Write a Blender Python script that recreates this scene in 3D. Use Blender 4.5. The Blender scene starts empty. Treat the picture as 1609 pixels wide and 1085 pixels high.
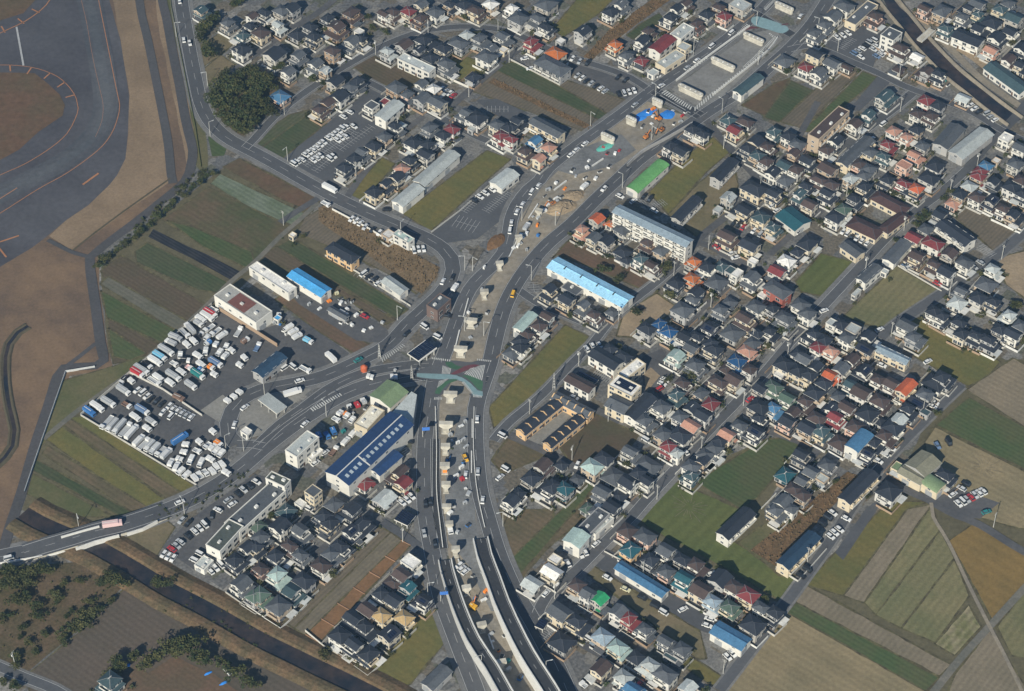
import bpy, math, random, re
from mathutils import Vector, Matrix

# ------------------------------------------------------------------ camera, sky, sun, exposure
S = bpy.context.scene
PITCH = math.radians(45.0); FPX = 3868.0; DIST = 1138.0
SP, CP = math.sin(PITCH), math.cos(PITCH)
CAM = Vector((0, -DIST*CP, DIST*SP))
cd = bpy.data.cameras.new('camera'); cam = bpy.data.objects.new('camera', cd); S.collection.objects.link(cam)
cam.location = CAM; cam.rotation_euler = (math.pi/2-PITCH, 0, 0)
cd.sensor_width = 36; cd.lens = FPX/1609*36; cd.clip_start = 5; cd.clip_end = 12000
S.camera = cam
SUN_EL, SUN_AZ = math.radians(31), math.radians(19)      # sun behind the camera, a little to its left
W = bpy.data.worlds.new('World'); S.world = W; W.use_nodes = True
nt = W.node_tree; bg = nt.nodes['Background']; sky = nt.nodes.new('ShaderNodeTexSky')
sky.sky_type = 'NISHITA'; sky.sun_disc = False; sky.sun_elevation = SUN_EL; sky.sun_rotation = math.pi+SUN_AZ
sky.air_density = 1.0; sky.dust_density = 0.4; sky.ozone_density = 4.0; sky.altitude = 300
nt.links.new(sky.outputs[0], bg.inputs[0]); bg.inputs[1].default_value = 0.068
sl = bpy.data.lights.new('sun', 'SUN'); so = bpy.data.objects.new('sun', sl); S.collection.objects.link(so)
sl.energy = 4.9; sl.angle = math.radians(0.55); sl.color = (1.0, 0.925, 0.76)
sd = Vector((math.sin(SUN_AZ)*math.cos(SUN_EL), math.cos(SUN_AZ)*math.cos(SUN_EL), -math.sin(SUN_EL)))
so.rotation_euler = sd.to_track_quat('-Z', 'Y').to_euler(); so.location = (-200, -400, 300)
S.view_settings.view_transform = 'Standard'; S.view_settings.look = 'None'; S.view_settings.gamma = 1
S.view_settings.exposure = 0.36; S.view_settings.use_curve_mapping = False

# ------------------------------------------------------------------ helpers
RX, UPV, FW = Vector((1, 0, 0)), Vector((0, SP, CP)), Vector((0, CP, -SP))
def at(x, y, z=0.0):
    d = RX*((x-804.5)/FPX) + UPV*((542.5-y)/FPX) + FW
    return CAM + d*((z-CAM.z)/d.z)
def px_of(p):
    v = p-CAM; w = v.dot(FW)
    return 804.5+v.dot(RX)/w*FPX, 542.5-v.dot(UPV)/w*FPX
rnd = random.Random(7)
HAZE = .00008
def lin(c): return tuple(c)+(1,)
MATS = {}
def nodes_mat(name, col, rough=0.85, var=0.10, scale=0.6, spec=0.25, col2=None, sc2=0.05, stripe=None, metal=0, objvar=0.12, bump=0):
    m = bpy.data.materials.new(name); m.use_nodes = True; t = m.node_tree; N = t.nodes; L = t.links
    b = N['Principled BSDF']; b.inputs['Roughness'].default_value = rough; b.inputs['Metallic'].default_value = metal
    b.inputs['Specular IOR Level'].default_value = spec
    g = N.new('ShaderNodeNewGeometry')
    n1 = N.new('ShaderNodeTexNoise'); n1.inputs['Scale'].default_value = scale; n1.inputs['Detail'].default_value = 6; n1.inputs['Roughness'].default_value = .7
    L.new(g.outputs['Position'], n1.inputs['Vector'])
    base = N.new('ShaderNodeRGB'); base.outputs[0].default_value = lin(col); cur = base.outputs[0]
    if col2:
        n2 = N.new('ShaderNodeTexNoise'); n2.inputs['Scale'].default_value = sc2; n2.inputs['Detail'].default_value = 5; n2.inputs['Roughness'].default_value = .65
        L.new(g.outputs['Position'], n2.inputs['Vector'])
        r = N.new('ShaderNodeMapRange'); r.inputs[1].default_value = .40; r.inputs[2].default_value = .60; L.new(n2.outputs[0], r.inputs[0])
        mx = N.new('ShaderNodeMix'); mx.data_type = 'RGBA'; L.new(r.outputs[0], mx.inputs[0]); L.new(cur, mx.inputs[6]); mx.inputs[7].default_value = lin(col2); cur = mx.outputs[2]
    f = N.new('ShaderNodeMapRange'); f.inputs[1].default_value = .25; f.inputs[2].default_value = .75; f.inputs[3].default_value = 1-var*2; f.inputs[4].default_value = 1+var*2
    L.new(n1.outputs[0], f.inputs[0]); fac = f.outputs[0]
    def mul(a, bb):
        q = N.new('ShaderNodeMath'); q.operation = 'MULTIPLY'; L.new(a, q.inputs[0])
        if isinstance(bb, float): q.inputs[1].default_value = bb
        else: L.new(bb, q.inputs[1])
        return q.outputs[0]
    if stripe:                      # (angle deg, period m, depth)
        for (an, per, dep) in (stripe if isinstance(stripe, list) else [stripe]):
            vd = N.new('ShaderNodeVectorMath'); vd.operation = 'DOT_PRODUCT'; L.new(g.outputs['Position'], vd.inputs[0])
            vd.inputs[1].default_value = (math.cos(math.radians(an))*2*math.pi/per, math.sin(math.radians(an))*2*math.pi/per, 0)
            ad = N.new('ShaderNodeMath'); ad.operation = 'MULTIPLY_ADD'; L.new(n1.outputs[0], ad.inputs[0]); ad.inputs[1].default_value = .6; L.new(vd.outputs['Value'], ad.inputs[2])
            sn = N.new('ShaderNodeMath'); sn.operation = 'SINE'; L.new(ad.outputs[0], sn.inputs[0])
            rr = N.new('ShaderNodeMapRange'); rr.inputs[1].default_value = -1; rr.inputs[2].default_value = 1; rr.inputs[3].default_value = 1-dep; rr.inputs[4].default_value = 1+dep
            L.new(sn.outputs[0], rr.inputs[0]); fac = mul(fac, rr.outputs[0])
    if objvar:
        oi = N.new('ShaderNodeObjectInfo'); r3 = N.new('ShaderNodeMapRange'); r3.inputs[3].default_value = 1-objvar; r3.inputs[4].default_value = 1+objvar
        L.new(oi.outputs['Random'], r3.inputs[0]); fac = mul(fac, r3.outputs[0])
    vm = N.new('ShaderNodeVectorMath'); vm.operation = 'SCALE'; L.new(cur, vm.inputs[0]); L.new(fac, vm.inputs['Scale'])
    L.new(vm.outputs[0], b.inputs['Base Color'])
    if bump:
        bp = N.new('ShaderNodeBump'); bp.inputs['Strength'].default_value = bump; bp.inputs['Distance'].default_value = .5
        L.new(n1.outputs[0], bp.inputs['Height']); L.new(bp.outputs[0], b.inputs['Normal'])
    return m
def M(k):
    if k not in MATS: MATS[k] = DEF[k]() if callable(DEF[k]) else nodes_mat(k, DEF[k])
    return MATS[k]
GA = 51.0           # heading of the street grid in degrees
def urban():
    m = nodes_mat('town_ground', (.155, .15, .14), .95, .12, .9, col2=(.10, .102, .105), sc2=.06, objvar=0)
    t = m.node_tree; N = t.nodes; L = t.links; b = N['Principled BSDF']; src = b.inputs['Base Color'].links[0].from_socket
    g = N.new('ShaderNodeNewGeometry'); mp = N.new('ShaderNodeMapping'); mp.inputs['Rotation'].default_value = (0, 0, math.radians(-GA)); L.new(g.outputs['Position'], mp.inputs[0])
    v = N.new('ShaderNodeTexVoronoi'); v.distance = 'CHEBYCHEV'; v.inputs['Scale'].default_value = .14; v.inputs['Randomness'].default_value = .8; L.new(mp.outputs[0], v.inputs['Vector'])
    cr = N.new('ShaderNodeValToRGB'); cr.color_ramp.interpolation = 'CONSTANT'; L.new(v.outputs['Color'], cr.inputs[0]); e = cr.color_ramp.elements
    cols = [(0, (.11, .113, .12)), (.3, (.19, .185, .175)), (.42, (.12, .10, .07)), (.58, (.145, .145, .145)), (.72, (.08, .085, .055)), (.8, (.26, .25, .235)), (.88, (.15, .125, .09))]
    e[0].position = 0; e[0].color = lin(cols[0][1]); e[1].position = .3; e[1].color = lin(cols[1][1])
    for p, c in cols[2:]: q = e.new(p); q.color = lin(c)
    mx = N.new('ShaderNodeMix'); mx.data_type = 'RGBA'; mx.inputs[0].default_value = .62; L.new(src, mx.inputs[6]); L.new(cr.outputs[0], mx.inputs[7])
    n = N.new('ShaderNodeTexNoise'); n.inputs['Scale'].default_value = .8; n.inputs['Detail'].default_value = 8; L.new(g.outputs['Position'], n.inputs['Vector'])
    r = N.new('ShaderNodeMapRange'); r.inputs[1].default_value = .3; r.inputs[2].default_value = .7; r.inputs[3].default_value = .6; r.inputs[4].default_value = 1.4; L.new(n.outputs[0], r.inputs[0])
    vm = N.new('ShaderNodeVectorMath'); vm.operation = 'SCALE'; L.new(mx.outputs[2], vm.inputs[0]); L.new(r.outputs[0], vm.inputs['Scale']); L.new(vm.outputs[0], b.inputs['Base Color'])
    return m
def fld(name, c, c2, s=.05, st=None, var=.12, sc=.7): return lambda: nodes_mat(name, c, .95, var, sc, .1, c2, s, st, objvar=.05)
B_ = GA+90          # furrows run along B: stripes vary along A etc.
DEF = {
 'urban': urban,
 'dry': fld('dry_grass', (.19, .13, .085), (.125, .09, .068), .025, (40, 9, .03)), 'dry2': fld('dry_grass_strip', (.25, .185, .125), (.19, .14, .095), .03),
 'dryg': fld('greenish_dry_grass', (.125, .115, .062), (.085, .095, .045), .04), 'drys': fld('dry_lot', (.17, .14, .09), (.13, .115, .07), .06),
 'red': fld('reddish_grass', (.125, .078, .052), (.10, .078, .05), .03, None, .15, .3), 'redl': fld('reddish_soil', (.135, .088, .062), (.105, .08, .055), .07, (GA, 2.2, .05)),
 'pale': fld('pale_crop', (.14, .165, .125), (.105, .13, .085), .1, (GA, 2.4, .1)), 'pale2': fld('pale_stubble', (.135, .13, .105), (.11, .11, .085), .1, (GA, 2.0, .08)),
 'brng': fld('brown_green_field', (.115, .088, .058), (.072, .08, .042), .035, (GA, 3, .07)), 'grn': fld('green_crop', (.062, .09, .04), (.082, .092, .046), .05, (GA, 2.2, .10)),
 'grnd': fld('dark_green_crop', (.052, .072, .036), (.07, .078, .045), .06, (GA, 2.0, .1)), 'brn': fld('brown_soil', (.105, .082, .058), (.09, .078, .052), .06, (GA, 2, .08)),
 'brnl': fld('light_brown_soil', (.135, .105, .068), (.10, .088, .055), .06, (GA, 2.5, .08)), 'brnd': fld('dark_brown_soil', (.098, .073, .052), (.078, .072, .046), .05),
 'oliv': fld('olive_grass', (.145, .125, .048), (.11, .112, .045), .05, (GA, 4, .04)), 'olvd': fld('dull_green_grass', (.105, .118, .045), (.085, .105, .04), .03, (GA+90, 5, .07)),
 'olvt': fld('olive_stubble', (.178, .16, .088), (.13, .132, .07), .04, (GA+92, 3.2, .07)), 'olvm': fld('greener_stubble', (.135, .14, .074), (.16, .15, .082), .03, (GA+92, 3.2, .06)),
 'soil': fld('grey_soil', (.14, .118, .09), (.12, .105, .08), .08, (GA+90, 1.8, .10)), 'soil2': fld('lighter_soil', (.16, .14, .105), (.135, .12, .092), .08, (GA+90, 1.8, .07)),
 'soilg': fld('garden_soil', (.10, .098, .065), (.07, .085, .045), .07, (GA+90, 2, .12)), 'soild': fld('dark_ploughed_soil', (.108, .088, .072), (.092, .08, .065), .03, (GA, 2.5, .07)),
 'soilp': fld('pinkish_soil', (.21, .175, .125), (.175, .15, .11), .05, (GA, 2.6, .07)), 'tan': fld('tan_stubble', (.245, .20, .122), (.20, .17, .105), .04, [(GA, 3, .06), (GA, 14, .05)]),
 'tan2': fld('tan_grey_soil', (.20, .17, .125), (.17, .148, .108), .06, (GA+92, 2.4, .07)), 'gold': fld('golden_stubble', (.205, .14, .055), (.17, .122, .05), .05, (GA, 5, .05)),
 'strw': fld('straw', (.24, .21, .14), (.14, .14, .07), .12, (GA+90, 3, .16)), 'oran': fld('orange_soil', (.20, .115, .062), (.16, .098, .055), .1),
 'sand': fld('sand', (.30, .235, .16), (.24, .19, .135), .09), 'dirt': fld('construction_dirt', (.27, .235, .185), (.19, .178, .158), .05, None, .2, .4),
 'grav': fld('grey_gravel', (.175, .18, .185), (.13, .135, .14), .06, None, .15, .5), 'lot': fld('pale_gravel_lot', (.21, .21, .205), (.17, .168, .165), .06, None, .12, .5), 'rural': fld('farmland_earth', (.125, .112, .07), (.10, .09, .058), .08, None, .15, .6), 'reed': fld('reeds', (.165, .105, .058), (.10, .072, .042), .25, None, .3, 1.2),
 'reedl': fld('pale_reeds', (.185, .132, .08), (.135, .10, .06), .2, None, .3, 1.2), 'wood': fld('wood_floor', (.12, .088, .058), (.085, .072, .042), .08, None, .25, .8),
 'taxi': fld('taxiway_asphalt', (.088, .088, .100), (.068, .067, .079), .018, (60, 30, .05), .12, .4), 'asph': fld('asphalt', (.097, .101, .111), (.080, .084, .094), .04, None, .08, .7),
 'asph2': fld('worn_asphalt', (.105, .105, .11), (.08, .082, .09), .05, None, .12, .6), 'asph3': fld('service_asphalt', (.085, .083, .09), (.075, .075, .08), .05), 'asphd': fld('fresh_asphalt', (.043, .046, .055), (.05, .053, .06), .06),
 'conc': fld('concrete_paving', (.23, .225, .21), (.19, .188, .18), .08), 'walk': fld('pavement_concrete', (.175, .175, .175), (.14, .142, .146), .1), 'path': fld('pale_path', (.25, .22, .175), (.20, .18, .15), .1),
 'gravr': fld('gravel_track', (.16, .15, .13), (.12, .12, .105), .1), 'track': fld('grass_track', (.10, .085, .06), (.09, .08, .055), .1), 'blk': fld('black_sheeting', (.022, .025, .034), (.035, .036, .042), .2, (GA, 1.6, .35)),
 'line': (.36, .37, .38), 'zeb': (.48, .49, .48), 'oline': (.33, .16, .085), 'yline': (.6, .5, .12), 'rust': (.17, .075, .065), 'redp': (.12, .045, .055), 'greenp': (.05, .115, .07), 'bluep': (.20, .31, .34), 'bed': (.33, .20, .13),
 'water': lambda: nodes_mat('dark_water', (.018, .022, .032), .25, .2, .2, .4, (.045, .034, .032), .05, objvar=0),
 'bank': fld('grassy_bank', (.135, .092, .056), (.09, .074, .045), .12, None, .3, .8),
 'cement': lambda: nodes_mat('concrete', (.50, .48, .42), .9, .12, .5, .1, (.40, .38, .33), .3), 'parapet': lambda: nodes_mat('parapet_concrete', (.60, .60, .58), .9, .08, .8, .1),
 'glass': lambda: nodes_mat('window_glass', (.035, .045, .06), .15, .1, 1, .5, objvar=.4), 'frame': (.55, .56, .56), 'doorb': (.10, .06, .04), 'tyre': (.02, .02, .02),
 'trunk': (.09, .06, .04), 'pole': (.42, .42, .40), 'lamp': (.5, .52, .52), 'rail': (.5, .52, .53), 'solar': lambda: nodes_mat('solar_panel', (.012, .018, .04), .2, .1, 1, .5, stripe=(GA, 1.1, .4)),
 'unit': (.6, .6, .58), 'olivhedge': (.12, .13, .04), 'worn1': fld('worn_band_edge', (.090, .093, .105), (.070, .075, .088), .03, None, .13, .4), 'worn2': fld('worn_band', (.097, .101, .112), (.077, .08, .092), .03, None, .13, .4), 'worn3': fld('worn_band_middle', (.104, .109, .120), (.080, .087, .10), .03, None, .13, .4), 'weed': lambda: nodes_mat('weedy_border', (.115, .105, .055), .95, .3, .6, .1, (.075, .065, .042), .2, objvar=0), 'blockw': (.46, .45, .42), 'cport': (.5, .52, .52), 'cap': (.075, .083, .10), 'capl': (.26, .27, .27), 'tarp': (.03, .20, .60), 'tarpg': (.12, .45, .38), 'mach': (.45, .17, .05), 'machd': (.05, .05, .05), 'skyl': (.34, .40, .45), 'signb': (.05, .16, .5),
 'steel': lambda: nodes_mat('steel', (.4, .42, .44), .5, .1, 1, .4, metal=.3),
}
def leafmat(name, c, c2):
    def f():
        m = nodes_mat(name, c, .8, .25, 1.2, .15, c2, .35, objvar=.25); return m
    return f
DEF['leafd'] = leafmat('pine_leaves', (.034, .05, .022), (.07, .07, .026)); DEF['leafo'] = leafmat('olive_leaves', (.085, .082, .032), (.05, .06, .026)); DEF['leafg'] = leafmat('garden_leaves', (.045, .062, .028), (.075, .07, .035))
ROOF = dict(k=(.030, .037, .052), g=(.095, .106, .122), l=(.42, .455, .455), b=(.078, .058, .056), r=(.19, .045, .05), R=(.3, .1, .08), o=(.45, .135, .045), O=(.53, .13, .06), u=(.07, .18, .32), U=(.02, .08, .20),
 a=(.07, .32, .62), A=(.30, .56, .76), t=(.05, .085, .10), T=(.085, .13, .105), D=(.025, .10, .13), p=(.44, .24, .18), w=(.72, .71, .68), L=(.36, .47, .45), E=(.19, .26, .15), e=(.23, .225, .17), v=(.25, .32, .38),
 n=(.025, .055, .10), N=(.022, .055, .145), K=(.03, .035, .05), G=(.13, .33, .12), M=(.42, .42, .40), B=(.075, .045, .045), C=(.66, .63, .54), c=(.6, .55, .42), y=(.48, .34, .17), Z=(.03, .28, .12), m=(.075, .088, .082))
WALL = dict(w=(.62, .61, .57), c=(.56, .49, .37), b=(.34, .25, .18), g=(.36, .36, .36), p=(.58, .41, .34), y=(.60, .41, .23), r=(.28, .12, .09), R=(.30, .10, .08), B=(.15, .11, .10), h=(.48, .35, .24))
WALL.update({'1': (.46, .45, .42), '2': (.52, .47, .38), '3': (.38, .36, .33), '4': (.56, .55, .53), '5': (.42, .34, .26)})
for k, v in ROOF.items(): DEF['R_'+k] = (lambda k=k, v=v: nodes_mat('roof_'+k+'_paint', v, .6, .15, 1.3, .3, tuple(x*.86 for x in v), .3, objvar=.14))
for k, v in WALL.items(): DEF['W_'+k] = (lambda k=k, v=v: nodes_mat('wall_'+k+'_render', v, .9, .04, .6, .15, tuple(x*.93 for x in v), .4, objvar=.08))
VC = dict(w=(.68, .69, .69), k=(.02, .022, .028), g=(.38, .40, .42), s=(.5, .52, .54), r=(.42, .04, .05), u=(.05, .17, .42), a=(.2, .5, .7), y=(.75, .42, .04), o=(.75, .24, .04), t=(.03, .2, .2), v=(.13, .2, .33), b=(.2, .13, .1), p=(.7, .5, .5), E=(.35, .5, .2), c=(.6, .58, .4))
for k, v in VC.items(): DEF['V_'+k] = (lambda k=k, v=v: nodes_mat('paint_'+k, v, .35, .02, 1, .5, objvar=.04))

class G:
    def __init__(s): s.v = []; s.f = []; s.m = []
    def face(s, pts, mat):
        i = len(s.v); s.v += [tuple(p) for p in pts]; s.f.append(tuple(range(i, i+len(pts)))); s.m.append(mat); return s
    def box(s, x0, x1, y0, y1, z0, z1, mat, top=None, bottom=False):
        a = [(x0, y0), (x1, y0), (x1, y1), (x0, y1)]; i = len(s.v)
        s.v += [(x, y, z0) for x, y in a]+[(x, y, z1) for x, y in a]
        for k in range(4): s.f.append((i+k, i+(k+1) % 4, i+4+(k+1) % 4, i+4+k)); s.m.append(mat)
        s.f.append((i+4, i+5, i+6, i+7)); s.m.append(top or mat); s.f.append((i+3, i+2, i+1, i)); s.m.append(mat)
        return s
    def add(s, o, mw):
        i = len(s.v); s.v += [tuple(mw @ Vector(p)) for p in o.v]; s.f += [tuple(k+i for k in f) for f in o.f]; s.m += o.m; return s
    def mesh(s, name):
        me = bpy.data.meshes.new(name); me.from_pydata(s.v, [], s.f)
        ks = []
        for k in s.m:
            if k not in ks: ks.append(k)
        for k in ks: me.materials.append(M(k))
        ix = {k: i for i, k in enumerate(ks)}
        me.polygons.foreach_set('material_index', [ix[k] for k in s.m]); me.update(); return me
COL = S.collection
def link(name, data, parent=None, loc=None, rz=0):
    o = bpy.data.objects.new(name, data); COL.objects.link(o)
    if parent: o.parent = parent
    if loc is not None: o.location = loc
    if rz: o.rotation_euler = (0, 0, rz)
    return o
def struct(name, g, kind='structure'):
    o = link(name, g.mesh(name)); o['kind'] = kind; return o
RANK = []                                       # things waiting for their label: (object, look, position)
def thing(name, cat, look, group, loc, rz=0, data=None, label=None):
    o = link(name, data, None, loc, rz); o['category'] = cat
    if group: o['group'] = group
    if label: o['label'] = label
    else: RANK.append((o, look, Vector((loc[0], loc[1], 0))))
    return o

# ------------------------------------------------------------------ ground, fields, roads, water
AREAS = '''airfield_grass|dry|0|-400 -120 230 -120 258 0 275 60 290 130 304 200 307 250 292 285 240 332 180 378 155 398 157 450 165 520 173 560 178 580 110 590 90 640 60 730 35 790 0 880 -400 880
grass_strip|dry2|1|165 -60 189 62 199 124 203 150 201 211 197 249 184 275 172 290 139 322 105 345 77 371 115 393 200 330 266 286 262 225 245 125 230 62 212 -60
grass_strip|dry2|1|236 -120 262 -120 258 0 275 60 290 130 304 200 307 245 295 265 285 215 268 130 248 40
grass_verge|dryg|1|262 -120 283 -120 279 0 295 60 310 130 320 190 327 245 326 262 316 268 306 255 303 200 291 130 275 60 261 0
taxiway|taxi|1|-400 -120 150 -120 172 0 189 62 199 124 203 150 201 211 197 249 184 275 172 290 139 322 105 345 75 370 50 389 0 419 -400 620
airfield_grass|red|2|-400 113 0 113 55 115 75 130 93 148 102 165 98 182 60 207 30 235 0 252 -400 420
airfield_grass|red|2|-400 -120 70 -120 68 -20 55 0 37 20 0 32 -400 60
field|dryg|1|90 600 178 575 260 545 205 590 130 640 80 680 62 705
field|red|1|350 262 376 248 500 312 490 333 440 312
field|pale|1|330 288 346 272 480 335 458 353 400 330
field|brng|1|255 345 328 293 455 356 400 413 385 420 320 385
field|grn|2|262 346 300 355 395 395 400 412 385 420 320 388
plastic_sheet_bed|blk|2|240 360 378 426 364 440 300 405 232 372
field|grnd|1|212 395 232 380 362 445 345 460 310 455 265 435 215 412
field|brn|1|158 425 190 400 322 477 296 505 165 440
field|pale2|1|157 446 170 434 296 505 278 520
field|grn|1|158 456 280 520 264 542 168 500
field|brn|1|170 500 262 545 225 560 178 572 172 540
field|grn|2|170 515 230 555 205 566 178 560
field|oliv|1|108 655 128 653 310 765 290 777
field|brnl|1|100 668 109 656 290 777 270 789
field|oliv|1|72 690 98 670 268 790 236 806
field|brnl|1|66 712 76 700 238 800 215 808
field|grnd|1|58 722 216 809 200 817 50 738
field|dryg|1|48 742 180 812 120 812 42 776
truck_yard|asph2|2|125 652 205 585 262 538 333 480 400 520 470 500 548 555 540 572 400 607 370 625 355 650 358 720 310 765
concrete_apron|conc|3|315 645 350 620 372 640 358 672
car_lot|asph|2|432 258 517 192 570 148 588 135 625 158 632 180 610 215 560 268 530 300 470 272
field|soilg|1|388 228 412 208 455 180 487 172 518 197 447 256
field|grnd|2|402 238 480 183 505 200 440 252
grass_verge|grn|1|327 215 340 203 358 226 352 244 333 246
vacant_lot|drys|1|314 72 345 52 370 66 345 88 318 105
vacant_lot|drys|1|320 108 347 86 374 104 332 140
wood_floor|wood|1|328 148 400 105 440 122 438 162 382 213 360 206 336 178
vacant_lot|brn|1|552 103 582 85 630 108 678 132 640 145 585 125
field|oliv|1|709 80 782 106 746 132 692 113
field|soil|1|742 143 799 95 987 158 928 210
field|grnd|2|797 97 815 99 957 180 945 190 780 110
reed_bed|reed|2|775 122 930 198 924 204 768 129
car_lot|asph2|2|892 92 950 108 1014 134 988 158 900 115
car_lot|asph|2|748 158 780 155 830 178 800 195
field|oliv|1|868 45 905 0 920 -60 1010 -60 962 0 940 22 885 58
reed_bed|reed|2|905 100 962 42 1030 -5 1060 -5 1000 38 940 85 925 100
field|grnd|1|984 55 1005 38 1035 20 1045 30 995 62
field|red|1|1165 165 1218 130 1242 122 1203 182
field|grnd|2|1200 184 1242 126 1278 142 1224 192
field|soil|2|1226 191 1279 142 1320 106 1353 110 1262 202
field|grn|2|1260 207 1356 112 1380 122 1280 206
car_lot|asph|2|1338 168 1380 118 1400 128 1350 175
car_lot|asph|2|1296 72 1325 38 1372 18 1395 35 1372 105 1350 98
playground|sand|2|1502 78 1512 70 1565 95 1545 108
field|oliv|1|1020 302 1075 246 1120 215 1147 238 1110 270 1050 337
field|drys|1|1050 337 1095 290 1150 245 1160 290 1152 335 1095 372
field|redl|1|868 405 898 372 965 405 1038 441 1017 458 930 420 875 400
vacant_lot|sand|1|968 528 980 490 1032 460 1060 480 1050 495 1000 530
field|oliv|1|768 640 888 510 926 529 905 560 812 650 776 673
field|oliv|1|632 335 765 236 803 250 770 278 677 363
field|oliv|1|545 308 600 247 621 257 572 316
car_lot|asph|2|677 365 775 287 800 300 812 310 792 342 750 375 700 382
reed_bed|reedl|2|500 326 512 322 580 360 692 420 685 436 663 462 580 402 500 347
field|soil|1|478 342 500 330 580 385 665 450 655 462 610 430 560 405 500 380 466 365
field|grnd|2|436 388 460 374 642 486 622 500
field|brn|1|404 404 436 386 530 450 622 502 605 510 500 440
field|redl|1|432 470 448 460 560 530 592 546 560 558 500 520
storage_yard|asph2|2|455 460 500 455 590 505 610 520 612 540 560 535 470 478
field|soil|1|440 972 594 826 614 836 462 987
field|soil2|1|462 987 614 836 633 850 480 998
vacant_lot|oran|1|480 997 631 849 645 857 502 1010
field|oliv|1|578 1054 678 950 703 1005 645 1075 600 1090
field|grn|1|798 882 875 808 924 757 934 765 815 908
field|brnl|1|815 905 934 768 950 775 928 805 860 862 820 908
field|brnl|1|770 800 870 800 870 812 800 880 792 840
field|brnd|1|878 700 935 650 1005 682 975 722 900 732
field|brnl|1|772 722 798 688 862 714 790 745
field|olvd|1|995 805 1058 755 1165 800 1130 835 1178 865 1225 905 1270 905 1232 948 1150 898 1020 830
field|grn|1|1093 757 1200 690 1250 688 1256 706 1190 782 1165 800
field|dryg|2|1160 852 1222 808 1245 826 1195 880
reed_bed|reed|2|1180 865 1330 742 1352 748 1220 890
field|olvd|1|1250 442 1290 398 1344 412 1306 468 1258 458
field|olvt|1|1325 497 1408 418 1474 456 1385 517
field|soil|1|1497 338 1520 318 1607 364 1566 398
vacant_lot|sand|1|1566 405 1625 390 1625 480 1580 446
field|oliv|1|1430 500 1455 498 1572 568 1555 588 1522 607 1436 560
field|soilp|1|1519 612 1592 562 1700 620 1700 720 1640 690
field|grn|1|1470 668 1522 624 1720 730 1720 800 1620 742
field|tan|1|1453 694 1468 670 1640 755 1720 830 1600 830 1490 800 1455 750
field|oliv|1|1264 918 1320 860 1400 787 1460 788 1425 800 1325 936
field|tan2|1|1325 936 1425 800 1464 792 1358 947
field|olvt|1|1358 947 1464 794 1477 832 1376 966
field|olvm|1|1376 966 1477 834 1500 876 1416 987
field|olvt|1|1416 987 1500 878 1523 936 1470 1010
field|strw|2|1468 1012 1522 950 1542 985 1500 1030
field|gold|1|1490 850 1530 822 1700 900 1700 930 1560 976 1520 902
field|tan2|1|1250 946 1262 916 1495 1045 1476 1062
field|grn|1|1236 962 1250 946 1476 1064 1456 1086
field|tan|1|1060 1180 1130 1090 1236 962 1458 1088 1440 1200
field|olvt|1|1566 985 1609 930 1700 960 1700 1050 1590 1030
field|tan2|1|1500 1060 1555 990 1625 1100 1480 1110
construction_ground|dirt|2|690 640 702 590 706 560 735 490 798 400 818 340 855 290 905 240 1015 158 1095 190 985 268 925 320 868 372 806 462 770 560 745 632 745 700 748 845 800 985 860 1110 800 1110 724 960 704 870 690 760
construction_ground|grav|3|722 655 744 652 744 760 750 835 762 880 790 960 770 960 738 890 705 850 700 780 704 720
construction_ground|grav|3|860 262 905 236 975 210 1000 235 960 262 900 275
construction_ground|lot|2|1055 140 1180 52 1218 45 1230 62 1120 165 1090 165
concrete_apron|conc|3|380 640 410 618 470 608 490 612 455 640 420 680 390 690 372 668
bare_heath|wood|1|-200 900 100 885 160 880 200 915 135 980 40 1058 -200 1030
ploughed_field|soild|1|40 1062 135 985 202 918 262 948 400 1032 500 1090 560 1130 60 1130
dry_heath|redl|2|212 1045 232 1058 275 1030 335 1060 400 1105 180 1105
field|drys|1|190 830 250 808 275 828 245 875 215 862
car_lot|asph2|2|255 860 300 815 400 745 425 752 330 850 305 895
car_lot|asph|2|930 885 945 866 1040 915 1130 965 1170 985 1150 1010 1100 990
field|drys|2|922 900 930 888 1100 992 1110 1035 1095 1035
field|oliv|2|1060 1038 1080 1028 1138 1065 1120 1078
car_lot|asph|2|1312 868 1360 800 1398 770 1385 790 1325 880
car_lot|asph2|2|1460 790 1500 765 1570 790 1540 815 1500 810
plaza|asph2|2|1010 560 1040 548 1058 580 1040 615 1010 605
playground|sand|3|1012 585 1022 578 1036 590 1016 618
row_house_court|conc|2|806 690 870 640 920 625 890 660 870 680 835 705
farmland|rural|0|1020 1200 1130 1085 1236 955 1262 910 1330 850 1400 782 1460 650 1520 605 1440 560 1440 500 1470 490 1580 565 1700 560 1800 700 1900 1200
farmland|rural|0|158 420 190 390 345 268 380 250 505 312 480 345 620 490 400 430 300 525 262 545 170 555
farmland|rural|0|90 600 178 575 260 545 130 650 300 790 200 825 60 815 35 800
farmland|rural|0|990 815 1060 755 1200 690 1256 700 1200 800 1230 900 1270 905 1230 950 1020 840'''
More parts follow.
